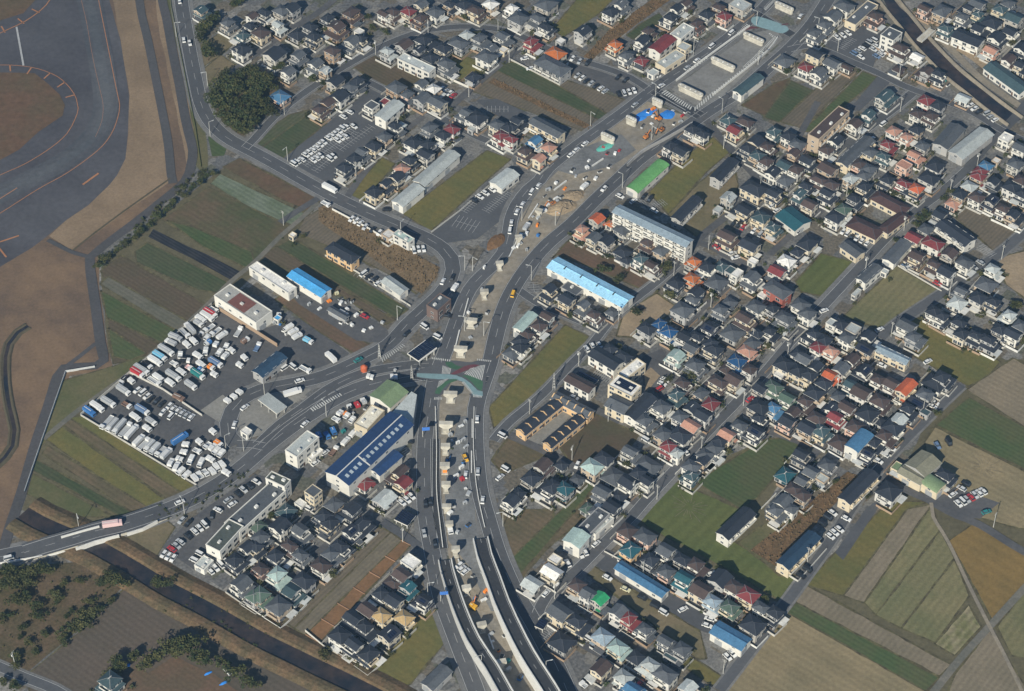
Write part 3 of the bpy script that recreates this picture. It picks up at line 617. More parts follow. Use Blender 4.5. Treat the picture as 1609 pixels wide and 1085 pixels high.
def house_parts(a, b, roof, wall, style, st, rg):
    """local +X is along the street grid; returns list of (part name, G or window key, loc, rz)"""
    P = []; hx, hy = a/2, b/2; rm, wm = 'R_'+roof, 'W_'+wall; wg = G(); rf = G(); pos = []
    if not style: style = 'h' if rg.random() < .62 else 'g'
    al = 'x' if a >= b else 'y'; cx = cy = 0; ux, uy = hx, hy
    split = st == 2 and a*b > 33 and rg.random() < .6 and style != 'f'
    if st == 1: eave = 3.0
    elif st == 3: eave = 8.3
    else: eave = 5.5
    if split:
        ux = hx*rg.uniform(.68, .9); uy = hy*rg.uniform(.66, .88); cx = (hx-ux)*rg.choice((-1, 1, 1, 0)); cy = (hy-uy)*rg.choice((1, 1, -1))
        wg.box(-hx, hx, -hy, hy, -.1, 2.95, wm)
        lr = G(); skirt(lr, hx, hy, cx, cy, ux-.05, uy-.05, 2.9, 3.55, rm); P.append(('lower_roof', lr, (0, 0, 0), 0))
        wg.box(cx-ux, cx+ux, cy-uy, cy+uy, 2.9, eave, wm)
    else: wg.box(-hx, hx, -hy, hy, -.1, eave, wm)
    shade = Matrix.Translation((cx, cy, 0)); r2 = G(); w2 = G(); rise = .46*min(ux, uy) if st != 1 else .42*min(ux, uy)
    if style == 'f':
        r2.box(-ux-.1, ux+.1, -uy-.1, uy+.1, eave, eave+.12, rm)
        for (x0, x1, y0, y1) in ((-ux-.12, ux+.12, -uy-.12, -uy+.14), (-ux-.12, ux+.12, uy-.14, uy+.12), (-ux-.12, -ux+.14, -uy+.14, uy-.14), (ux-.14, ux+.12, -uy+.14, uy-.14)): w2.box(x0, x1, y0, y1, eave, eave+.4, wm)
        if a > 6: r2.box(-ux*.4, -ux*.4+1.6, 0, 1.1, eave+.12, eave+1.1, 'unit')
    elif style == 'g': gable(r2, ux, uy, eave, rise*1.05, rm, wm, w2, along=al)
    else: hip(r2, ux, uy, eave, rise, rm)
    if style != 'f' and roof in 'tKDlL' or rg.random() < .15 and style == 'g':
        if al == 'x': r2.box(-max(ux-uy, 1), max(ux-uy, 1), -.14, .14, eave+rise-.05, eave+rise+.14, 'unit')
    if roof == 'K':
        s = rise/(uy+.5) if al == 'x' or style == 'h' else rise/(ux+.5)
        if al == 'x':
            y0, y1 = -uy*.85, -uy*.2; z0 = eave+rise+s*y0+.12; z1 = eave+rise+s*y1+.12; P.append(('solar_panel', G().face([(cx-ux*.6, cy+y0, z0), (cx+ux*.6, cy+y0, z0), (cx+ux*.6, cy+y1, z1), (cx-ux*.6, cy+y1, z1)], 'solar'), (0, 0, 0), 0))
        else:
            y0, y1 = -ux*.85, -ux*.2; z0 = eave+rise+s*y0+.12; z1 = eave+rise+s*y1+.12; P.append(('solar_panel', G().face([(cx+y0, cy+uy*.6, z0), (cx+y0, cy-uy*.6, z0), (cx+y1, cy-uy*.6, z1), (cx+y1, cy+uy*.6, z1)], 'solar'), (0, 0, 0), 0))
    rf.add(r2, shade); wg.add(w2, shade)
    P.insert(0, ('wall', wg, (0, 0, 0), 0)); P.insert(1, ('roof', rf, (0, 0, 0), 0))
    small = a*b < 19
    # windows
    for sd in 'SWNE':
        fx, fy = (cx, cy)
        for fl in range(st):
            lo = fl == 0; HX, HY = (hx, hy) if lo or not split else (ux, uy); ox, oy = (0, 0) if lo or not split else (cx, cy)
            half = HX if sd in 'SN' else HY; n = 1 if (sd in 'NE' or half < 2.6) else (2 if half < 5 else 3)
            if small and (sd in 'NE' or n > 1): n = 1
            for i in range(n):
                u = (-half+(i+.5)*2*half/n)+rg.uniform(-.3, .3); big = lo and sd in 'SW' and half/n > 1.3
                k = win(1.9, 1.9) if big else rg.choice((win(1.6, 1.1), win(1.2, 1.0), win(1.7, 1.3)))
                zz = .5 if big else fl*2.8+1.0
                lx, ly, lz = on_side(sd, HX, HY, u, zz); P.append(('window', k, (lx+ox, ly+oy, lz), SIDES[sd][2]))
    if not small:
        sd = rg.choice('SW'); half = hx if sd == 'S' else hy; p = on_side(sd, hx, hy, half*rg.choice((-.72, .72)), 0)
        P.append(('door', G().box(-.5, .5, -.08, .05, 0, 2.1, 'doorb'), p, SIDES[sd][2]))
        P.append(('porch_roof', G().box(-1.1, 1.1, -1.2, .02, 2.35, 2.5, rm), p, SIDES[sd][2]))
    if st >= 2 and not small and rg.random() < .75:
        sd = rg.choice('SWW'); HX, HY = (ux, uy); half = HX if sd == 'S' else HY; bw = min(half*.9, 2.4)
        lx, ly, lz = on_side(sd, HX, HY, rg.uniform(-.3, .3)*half, 2.95); bg_ = G(); bg_.box(-bw, bw, -1.25, -.02, 0, .12, wm); bg_.box(-bw, bw, -1.3, -1.2, .12, 1.15, wm); bg_.box(-bw, -bw+.1, -1.2, -.02, .12, 1.15, wm); bg_.box(bw-.1, bw, -1.2, -.02, .12, 1.15, wm)
        P.append(('balcony', bg_, (lx+cx, ly+cy, lz), SIDES[sd][2]))
    if not small:                    # garden wall round part of the plot
        gw = G(); ex, ey = hx+rg.uniform(1.6, 2.6), hy+rg.uniform(1.6, 2.6); m_ = rg.choice(('blockw', 'blockw', 'unit', 'W_b'))
        gw.box(-ex, ex*rg.uniform(.1, .7), -ey, -ey+.15, 0, 1.3, m_); gw.box(-ex, -ex+.15, -ey+.15, ey*rg.uniform(.2, 1), 0, 1.3, m_)
        if rg.random() < .5: gw.box(-ex, ex, ey, ey+.12, 0, 1.2, m_)
        P.append(('garden_wall', gw, (0, 0, 0), 0))
    if not small and rg.random() < .42:
        sx = rg.choice((-1, 1)); y0 = -hy-.2-rg.uniform(2.4, 3.0); x0 = sx*hx*.5-2.4
        if rg.random() < .5: cg = G().box(x0, x0+4.8, y0, -hy-.25, 2.25, 2.35, rg.choice(('cport', 'unit', 'R_g', 'W_w')))
        else: cg = G().box(-hx-.2-rg.uniform(2.4, 3.0), -hx-.25, sx*hy*.5-2.3, sx*hy*.5+2.3, 2.25, 2.35, rg.choice(('cport', 'unit', 'R_g', 'W_w')))
        P.append(('carport_roof', cg, (0, 0, 0), 0))
    return P
HOUSES = '''# 0 0 4.0175 | 0.8
1275 50 8 8 t w;1440 135 8 8 g w;1530 205 8 9 t w;1525 300 9 10 k w;1570 150 7 8 k w;1590 90 6 6 b w
# 400 0 4.0175 | 0.8
55 75 8 9 k w;85 115 6 5 l w f;155 150 6 8 l w g;170 55 8 9 g w;235 40 8 8 k g;40 195 9 9 b c;355 160 9 9 k g;515 170 12 12 b b;460 95 9 7 k g;615 75 12 10 b b;660 190 5 5 w w f1;270 210 9 9 k g h1;375 220 9 8 k w;125 330 11 11 k w g;275 345 9 9 g g;385 395 9 9 g w;445 435 6 6 l w;490 310 7 8 b b h3;212 440 7 6 g w g;600 250 11 10 g w;675 235 8 8 k w;160 600 9 10 u p h1;510 500 9 8 k w;590 540 9 9 g g;655 500 8 7 k w;535 595 9 9 k w;460 635 8 7 b b;420 675 10 9 b c;740 655 8 7 g w f;820 635 6 5 r w f;880 790 9 6 k w;925 785 6 5 l w;895 540 9 10 g b;845 315 7 9 l g;945 270 9 8 b g;1085 240 11 12 k w;1185 290 10 10 k w;1040 310 8 8 k g;1110 355 8 8 k g;1215 400 10 12 g g;1285 250 11 14 g g;1340 210 7 7 l w;1430 235 9 9 g g;1490 290 8 8 g g;1575 225 8 10 g w;1570 305 5 5 w c f1;1465 345 10 11 g w;1380 480 8 7 k g h1;875 70 8 9 b w;815 75 5 7 b w;970 60 7 8 r w;1040 100 9 8 b b;1140 65 9 9 g w;1240 20 8 9 k w;1320 20 8 8 k w;1400 55 9 11 b c;1490 15 8 8 w w;1050 15 7 7 g w;970 590 8 8 g p;1055 525 8 8 g w;1130 550 6 7 w w;1060 610 9 8 g g;1155 635 9 12 g w;1320 700 9 10 g w;1400 735 12 12 k w;1110 795 11 9 g g;1190 840 8 8 k w;1245 805 6 9 r w;1370 805 4 5 l g f1;1530 775 8 9 g w;1560 850 10 10 r w;1600 795 7 8 k w;1000 890 9 10 k w;1100 905 9 9 k g;1080 960 8 10 k w;750 910 7 9 k c;820 850 7 8 g w;680 955 8 9 g w;630 990 9 8 k w;570 1050 10 10 k w;985 1000 8 9 k c;930 1055 8 8 p w
# 800 0 4.0175 | 0.8
60 105 10 11 g g;175 110 9 10 g g;235 15 12 11 g w;20 30 7 8 w w;240 155 8 9 k w;465 185 9 8 k g;640 65 8 8 k w;710 20 10 8 g w;150 255 9 9 r w h;295 325 9 11 o w h;325 250 5 5 w g f1;665 265 8 8 o c h;885 185 9 7 b c;845 250 10 8 k w;1105 285 7 7 l c f;1005 95 8 9 k w;1060 45 8 7 k w;1120 10 8 7 b w;1190 140 8 7 b r;1245 80 7 7 k w;1320 30 7 8 b w;1360 90 7 7 r p;1460 20 10 12 l w f;745 340 8 8 g w;835 375 6 7 r g h1;910 450 6 5 l w f1;65 750 9 10 k g;20 800 8 9 k w;10 865 6 8 r w;160 870 9 9 u w;105 945 9 9 b c;250 920 8 8 p c;190 990 7 7 p c;1155 805 7 8 k w;1220 835 6 8 k w;1020 915 9 8 k w;1085 945 8 9 k w;1385 750 9 9 t g h1;1425 810 8 9 r c;1490 760 6 11 b w h1;1560 880 9 9 k w;1500 920 9 10 k w;1570 970 8 9 t w
# 1200 0 3.934 | 0.85
500 25 9 11 g w;430 90 9 9 g w;380 145 9 9 g w;325 195 9 9 g w;690 95 10 10 b p;790 205 11 10 g w f3;845 290 9 11 b w;950 345 6 7 w w g1;835 420 6 6 b w h1;1000 425 9 9 b g;1080 450 7 8 k w;320 325 7 10 k c g3;260 405 7 7 r w;425 380 8 9 g w g;510 405 4 8 b w h1;345 440 9 9 g w;130 370 10 10 g c h1;765 580 14 9 t w;640 695 9 9 t w;565 755 8 8 b w;445 855 9 9 k w;390 915 8 8 b w;1005 610 8 8 r w h;1080 640 9 8 k g;950 690 8 8 b w;1030 705 9 9 b w;805 800 8 8 p w;875 830 8 9 p w;945 790 7 8 k w;1235 600 7 8 l w g1;1500 840 9 8 w w f;945 945 8 10 p p g;870 1010 7 9 p p f;985 890 8 8 g w;775 885 9 10 r w;745 955 8 9 t w;660 930 8 8 g c;595 1005 8 8 b p;650 1035 9 9 g w;1060 1015 10 10 k w;1375 1015 7 8 u w;1440 985 5 5 w w f1;1560 1000 9 9 g w;1340 1050 8 8 r w;1590 900 8 9 g w;70 805 9 9 t w;155 830 8 8 k w;30 895 8 9 b w;210 880 8 10 g p;190 945 9 9 b w;130 1010 8 9 t w;275 985 9 11 k w;200 1035 8 8 b w;15 985 8 8 b w;400 1030 10 12 b w;55 1055 8 8 k w;1000 45 6 9 b p;1105 55 11 9 g w;1130 165 8 9 t w;1235 100 8 9 g w;1255 35 7 9 k w;1330 85 8 8 t c;1410 130 10 11 k w;1345 165 9 10 k w;1450 220 10 10 k w;1525 185 7 8 k w;1470 50 8 10 t c;1550 100 9 10 t w;1405 295 8 9 p w;1525 355 9 8 b w;1595 395 7 8 k w;1585 285 9 9 k w;1320 15 8 9 g w;1500 10 9 9 g w
# 400 270 4.0175 | 0.82
755 115 9 9 k c;830 70 9 8 k w;900 20 8 8 k w;845 385 7 7 w w f1;240 390 4 4 w c f1;145 915 4 4 a w f1
# 800 270 4.0175 | 0.82
555 285 8 8 O w g;640 320 5 5 o w h1;460 360 9 8 p c;535 405 8 8 g w;615 425 8 8 k w g;715 350 9 9 g w;875 440 9 9 b b;960 485 8 8 g w;715 500 8 10 k g h1;740 550 6 6 k g h1;820 535 8 9 t w;910 575 8 9 b w;255 740 10 9 k c;410 720 12 13 g g f1;365 795 8 9 k c;470 840 9 8 g w;550 890 8 9 b w;650 880 6 7 g g h1;240 900 6 8 b w;190 960 8 8 b w;125 1010 8 9 b w;70 1060 8 7 k w;1165 545 8 9 o w;1165 660 8 10 o w;1250 590 8 8 k w;1340 590 8 8 t g h1;1400 615 7 6 t g f1;1440 630 8 5 w w f;1045 690 10 11 k g;1150 795 8 9 g w;1180 750 8 8 k w;1095 860 11 12 g g;1310 690 12 12 g g h1;1535 665 11 11 g w g;1540 555 5 6 w w f;1380 400 10 13 b c;1520 450 10 12 k c;1470 225 9 14 k c;1590 275 9 10 t c;1545 95 11 16 k c;1385 150 8 8 l w g;1320 230 6 5 l g f1;870 980 8 10 k g;960 950 9 8 U w;1010 1000 8 8 U w;1255 965 10 11 K w g;1190 1030 8 9 k w;1110 1030 7 8 k w;1340 860 9 9 g g;1410 1010 12 12 g g h1;1490 920 10 12 b c;1580 1010 8 9 k w;1560 840 9 10 g w;1600 770 5 5 w w f;1290 1075 9 9 k w;1540 1070 8 8 g p;1390 820 8 8 g g h1
# 1209 270 4.0175 | 0.85
100 45 10 10 g g h1;300 40 8 12 b w;390 70 7 9 b w;240 75 8 9 k w;195 135 9 8 t w;370 130 9 11 k w;255 195 8 9 b w;515 30 8 8 l w;605 90 10 10 k w;735 40 9 9 k w;600 10 8 7 g w;850 70 8 10 r w;930 95 8 8 O w;900 125 8 14 k w h1;1010 30 10 12 k w;30 130 8 10 k w;30 340 9 8 t c;470 225 8 8 T w;540 165 8 10 k g;415 275 9 10 k w;240 440 12 10 k w;165 495 8 9 k w;110 550 8 10 w w;50 615 8 10 r w;730 620 4 4 l w f1;550 755 8 3 l w f1;990 350 8 8 g w;915 405 8 10 r w;1035 440 9 13 r w;1090 260 9 10 k w;1160 190 7 8 p p h1;1205 130 8 8 k w;1265 80 8 9 l w;1320 15 7 9 r w;1430 50 9 9 k g;1310 150 8 9 b w;1395 170 9 9 K w g;1465 220 8 9 b w;1560 260 10 10 k w;1530 85 9 10 k w;1600 130 8 9 k w;1590 40 8 8 b w;1420 600 8 9 l w;1370 705 11 12 g w h1;1210 730 8 9 g g;1320 785 9 9 k w;1420 810 8 9 k c;1505 890 8 9 l w;1190 820 10 10 l w h1;920 520 10 11 b c;1040 580 8 9 b c;1120 620 9 10 k w;1140 505 8 8 b w;1235 560 8 10 g w;1040 870 8 8 k w;1095 910 8 9 k w;1200 950 8 10 k w;1215 1010 8 8 k w;1300 1030 8 9 k w;870 960 9 11 g w;930 1030 10 11 g g;1540 1010 8 10 k w;1460 990 9 10 k w;1590 960 8 8 g w;1390 1060 8 12 k g;200 830 9 10 g w;100 920 11 12 g g;240 880 9 9 g w;15 840 8 9 k g;15 1000 8 9 k w;265 1010 8 10 k w;400 945 6 7 l w f;450 955 8 8 k w;530 980 8 8 l w f;610 1030 10 10 k w;490 1035 8 8 g w;350 1060 10 9 k w
# 0 540 4.0175 | 0.85
1555 545 5 6 w w f1
# 400 540 4.0175 | 0.88
900 800 13 8 b c g;940 865 8 8 r c g;695 875 9 8 r w h1;820 970 12 10 l g g1;370 925 7 8 g c f3;500 1005 9 8 g w;600 1030 10 10 k g;200 1050 9 9 t g h1;290 1000 5 6 w w f1;430 1075 9 10 k w;385 690 11 3 w w f1
# 800 540 4.0175 | 0.85
70 10 8 8 k w;20 50 9 9 g w h1;630 15 9 10 k w;720 60 10 12 k g;1050 60 11 10 L w g;1040 110 5 5 l w h1;1180 130 10 12 g g;1100 240 8 9 b w;1060 320 10 9 t w h;1220 310 9 9 g w;1275 370 9 8 r w;1155 395 8 8 k w;1225 440 8 9 k w;965 390 9 9 g w;870 475 9 10 g w;1080 450 8 8 g w;1150 510 8 10 p w;975 560 9 9 g w;1080 570 10 12 k w;1010 640 9 9 r w h;1060 680 6 6 l w;770 670 9 10 g w;600 715 8 10 k w;525 765 9 11 L w;660 830 12 12 g g h1;880 760 10 14 g g h1;820 820 9 10 k w;755 865 9 10 k w;870 855 6 7 k w;590 930 9 11 g g;640 1020 9 10 k w;560 1060 8 10 g w;490 1030 7 5 T g h1;690 960 7 8 k g h1;210 765 12 9 b w;140 840 9 9 k w;250 890 12 12 k w;350 905 8 9 D g;330 760 6 6 k g h1;430 850 6 7 g w h1;50 930 8 9 k w;15 980 8 8 k w;1445 100 10 11 U w h;1500 30 9 12 p c;1280 25 10 12 k w;1150 15 7 8 g w;1420 215 9 10 b w;1310 230 9 13 b w;1370 150 7 6 b g h1;1520 150 7 7 b w;1450 500 9 10 g w;1550 545 9 10 K w g;1580 390 10 12 k w;1375 565 7 9 p c;1330 605 6 7 k w;1285 650 9 10 g w;1240 690 8 8 g w;1225 725 7 6 k w;1150 765 8 9 g w;1140 815 9 9 t w h;1580 470 8 9 k w;1590 270 7 8 k w
# 1209 540 4.0175 | 0.9
170 50 10 9 k w;220 85 8 9 g g;95 120 10 11 k w;290 125 9 9 k w;180 160 9 9 k c;260 190 10 11 k c;65 185 5 6 w w f1;380 20 9 11 p w;310 10 8 8 r w;390 190 8 9 O w g;455 145 9 8 g w;510 85 10 9 b w;610 20 8 11 K w g;590 150 10 10 K w g;700 210 9 9 b w;780 250 9 11 b w;865 265 14 8 O c g;1045 240 11 13 k w h1;1110 200 11 11 k g;980 300 9 11 g g;945 360 9 12 K w g1;880 410 9 10 k w;985 425 5 6 t g f1;820 470 8 8 l w g;780 520 10 11 k w;335 240 9 10 k w;285 300 9 10 k w;520 260 9 10 t w;580 295 10 11 b w;440 335 9 9 g w;500 390 9 11 b w;380 395 9 9 k w;420 460 9 10 r w;300 460 8 10 b w;240 520 9 10 k w;330 540 10 10 t c;620 430 11 11 k w;700 360 11 12 b w;690 480 6 7 k g h1;545 515 9 10 b p;670 620 8 9 k w;610 680 8 9 K w g;745 570 9 11 b w;445 620 10 11 b g h1;30 270 9 12 T w;115 345 10 11 T w;35 400 9 10 u w;150 410 9 9 b g;230 365 9 10 b w;110 470 10 11 k p;210 690 9 10 k w g;355 750 9 10 g g;265 800 7 8 g c;215 860 8 9 g c;330 840 6 8 l w f1;100 820 10 9 D g h1;155 910 7 9 b w;210 945 7 8 b w;80 980 11 11 g w;50 1050 8 10 g w;140 1030 6 6 g w;755 920 12 12 k w;810 770 7 6 E c f1;1120 820 9 11 k w
# 0 810 4.0175 | 1
1495 270 10 10 k w;1560 200 9 9 k w;1530 420 11 11 g w;1600 500 7 7 T g;690 1040 12 11 t w
# 400 810 4.0175 | 1
20 60 8 8 T g h1;160 55 10 10 k w;40 130 10 9 g w;290 95 10 11 g w;460 30 10 11 k c;225 185 8 10 b w;140 250 9 10 k w;10 195 8 9 k w;300 235 8 9 g g;50 320 9 9 b p;150 370 10 11 L w;480 245 10 10 g w;420 305 8 10 b w;550 180 9 11 k w;610 95 9 9 K w g;680 50 13 9 k w;310 400 9 11 k g;240 475 10 11 t w;45 490 10 11 T w;150 560 11 11 g w;985 280 8 10 w w f;930 365 8 9 b g;875 420 8 10 b g h1;965 450 9 9 D g;800 490 8 9 k w;880 525 8 9 k w;1055 520 8 10 K w g;715 585 8 10 b b;800 620 8 9 y c;945 635 8 9 y c;620 650 10 12 k w;710 700 10 12 k w;850 735 10 9 K w g;535 745 9 10 k w;615 805 9 10 k w;710 855 11 11 k c
# 800 810 4.0175 | 1
290 265 6 7 w w f;270 345 8 11 w w g;145 425 9 10 l w g1;745 85 9 9 b p;860 120 9 11 g p;765 205 10 9 D y;875 265 9 11 k g;985 200 10 11 g w;985 330 9 11 g p;1110 265 9 11 k w;1190 310 9 11 b w;1105 395 10 11 D w;1210 460 10 11 b c;1335 390 11 11 k g;1420 440 8 10 b w;1510 490 9 11 r c;1300 525 10 11 v w;1400 570 9 10 T c;1540 680 11 12 k w;1590 570 6 8 g w;430 430 7 8 b w;500 485 7 8 g w;570 515 8 8 Z w;690 595 8 8 g w;770 640 8 9 r w;855 690 8 9 g w;320 600 10 12 g c;440 665 10 13 k c;590 755 9 10 v w;700 820 10 11 L c;330 790 11 12 k g h1;800 890 7 8 k g h1;1000 775 8 9 g w;1080 830 9 10 g g;1020 890 3 9 t g f1;880 935 9 12 l w;985 990 9 12 g w;725 1010 7 9 l w;580 950 10 6 b c g;780 1070 10 11 u w;1130 1075 8 8 l w
# 1209 810 4.0175 | 1
20 605 10 10 k g'''
CN = dict(k='charcoal', g='grey', l='pale grey', b='brown', r='red', o='orange', O='bright orange', u='blue', U='deep blue', a='sky-blue', A='light blue', t='dark teal', T='grey-green', D='deep green', p='salmon', w='white', L='pale teal', E='moss green', v='blue-grey', y='tan', K='solar-panelled', Z='bright green', n='navy', c='cream', G='green')
WN = dict(**{'1': 'pale grey', '2': 'beige', '3': 'grey', '4': 'off-white', '5': 'tan'}, w='white', c='cream', b='tan', g='grey', p='pinkish', y='ochre', r='brick', R='brick', B='brown', h='tan')
HL = []; org = (0, 0); f = 1
for l in HOUSES.split('\n'):
    if l.startswith('#'): t = l[1:].split('|')[0].split(); org = (float(t[0]), float(t[1])); f = float(t[2]); continue
    for h in l.split(';'):
        t = h.split(); x, y, a, b = map(float, t[:4]); st = 2; style = ''
        if len(t) > 6:
            for ch in t[6]:
                if ch.isdigit(): st = int(ch)
                else: style = ch
        if a*b < 32 and not any(c.isdigit() for c in ''.join(t[6:])): st = 1
        e = {1: 3.6, 2: 6.3, 3: 8.8}[st]; p = at(org[0]+x/f, org[1]+y/f, e)
        HL.append(dict(p=p, a=a, b=b, roof=t[4], wall=t[5], style=style, st=st, i=len(HL)))
SZ = 1.0
for h in HL:
    k = .79 if h['p'].y > 170 else .69
    h['a'] *= k; h['b'] *= k
    if h['a']*h['b'] > 24: h['a'] = max(h['a'], 5.3); h['b'] = max(h['b'], 5.5)
HOUSE_POS = [(h['p'].x, h['p'].y, max(h['a'], h['b'])/2) for h in HL]
two = sorted([h for h in HL if h['st'] > 1], key=lambda h: (h['p']-CAM).length)
far = set(h['i'] for h in two[300:])
farG = G(); SHRUB = []
def heading(x, y):                  # the street grid turns a little from place to place
    return math.radians(GA)
def put_parts(root, P):
    top = root; roof_o = None
    for (pn, gg, loc, rz) in P:
        root = roof_o if roof_o and pn in ('solar_panel', 'skylight', 'roof_rib', 'roof_unit', 'roof_patch', 'roof_vent') else top
        if pn == 'roof': roof_o = link(pn, gg.mesh(pn), root, loc, rz); continue
        if isinstance(gg, tuple): link(pn, winmesh(gg), root, loc, rz)
        else: link(pn, gg.mesh(pn), root, loc, rz)
for h in HL:
    rg = random.Random(h['i']*13+5); p = h['p']; style = h['style'] or ('h' if rg.random() < .62 else 'g')
    wl = h['wall'] if h['wall'] != 'w' or rg.random() < .55 else rg.choice('12345')
    P = house_parts(h['a']*SZ, h['b']*SZ, h['roof'], wl, style, h['st'], rg); rz = heading(p.x, p.y)+math.radians(rg.uniform(-2.5, 2.5))
    if h['i'] in far:
        mw = Matrix.Translation((p.x, p.y, 0)) @ Matrix.Rotation(rz, 4, 'Z')
        for (pn, gg, loc, r) in P: farG.add(WIN[gg] if isinstance(gg, tuple) else gg, mw @ Matrix.Translation(loc) @ Matrix.Rotation(r, 4, 'Z'))
    else:
        form = {'h': 'hip-roofed', 'g': 'gabled', 'f': 'flat-roofed'}[style]; small = h['a']*h['b'] < 23 and h['st'] == 1
        nm, cat, grp = ('shed', 'shed', 'small sheds among the houses') if small else ('bungalow', 'bungalow', 'low single-storey houses') if h['st'] == 1 else ('house', 'house', 'two-storey houses of the suburb')
        nm2 = {'shed': 'shed', 'bungalow': 'low house', 'house': 'tall house' if h['st'] == 3 else 'house'}[nm]
        root = thing(nm, cat, '%s %s %s with %s walls' % (CN[h['roof']], form, nm2, WN[wl]), grp, (p.x, p.y, 0), rz)
        put_parts(root, P)
o = struct('distant_houses', farG, 'stuff'); o['label'] = 'crowded small two-storey houses of the farther suburb'; o['category'] = 'houses'

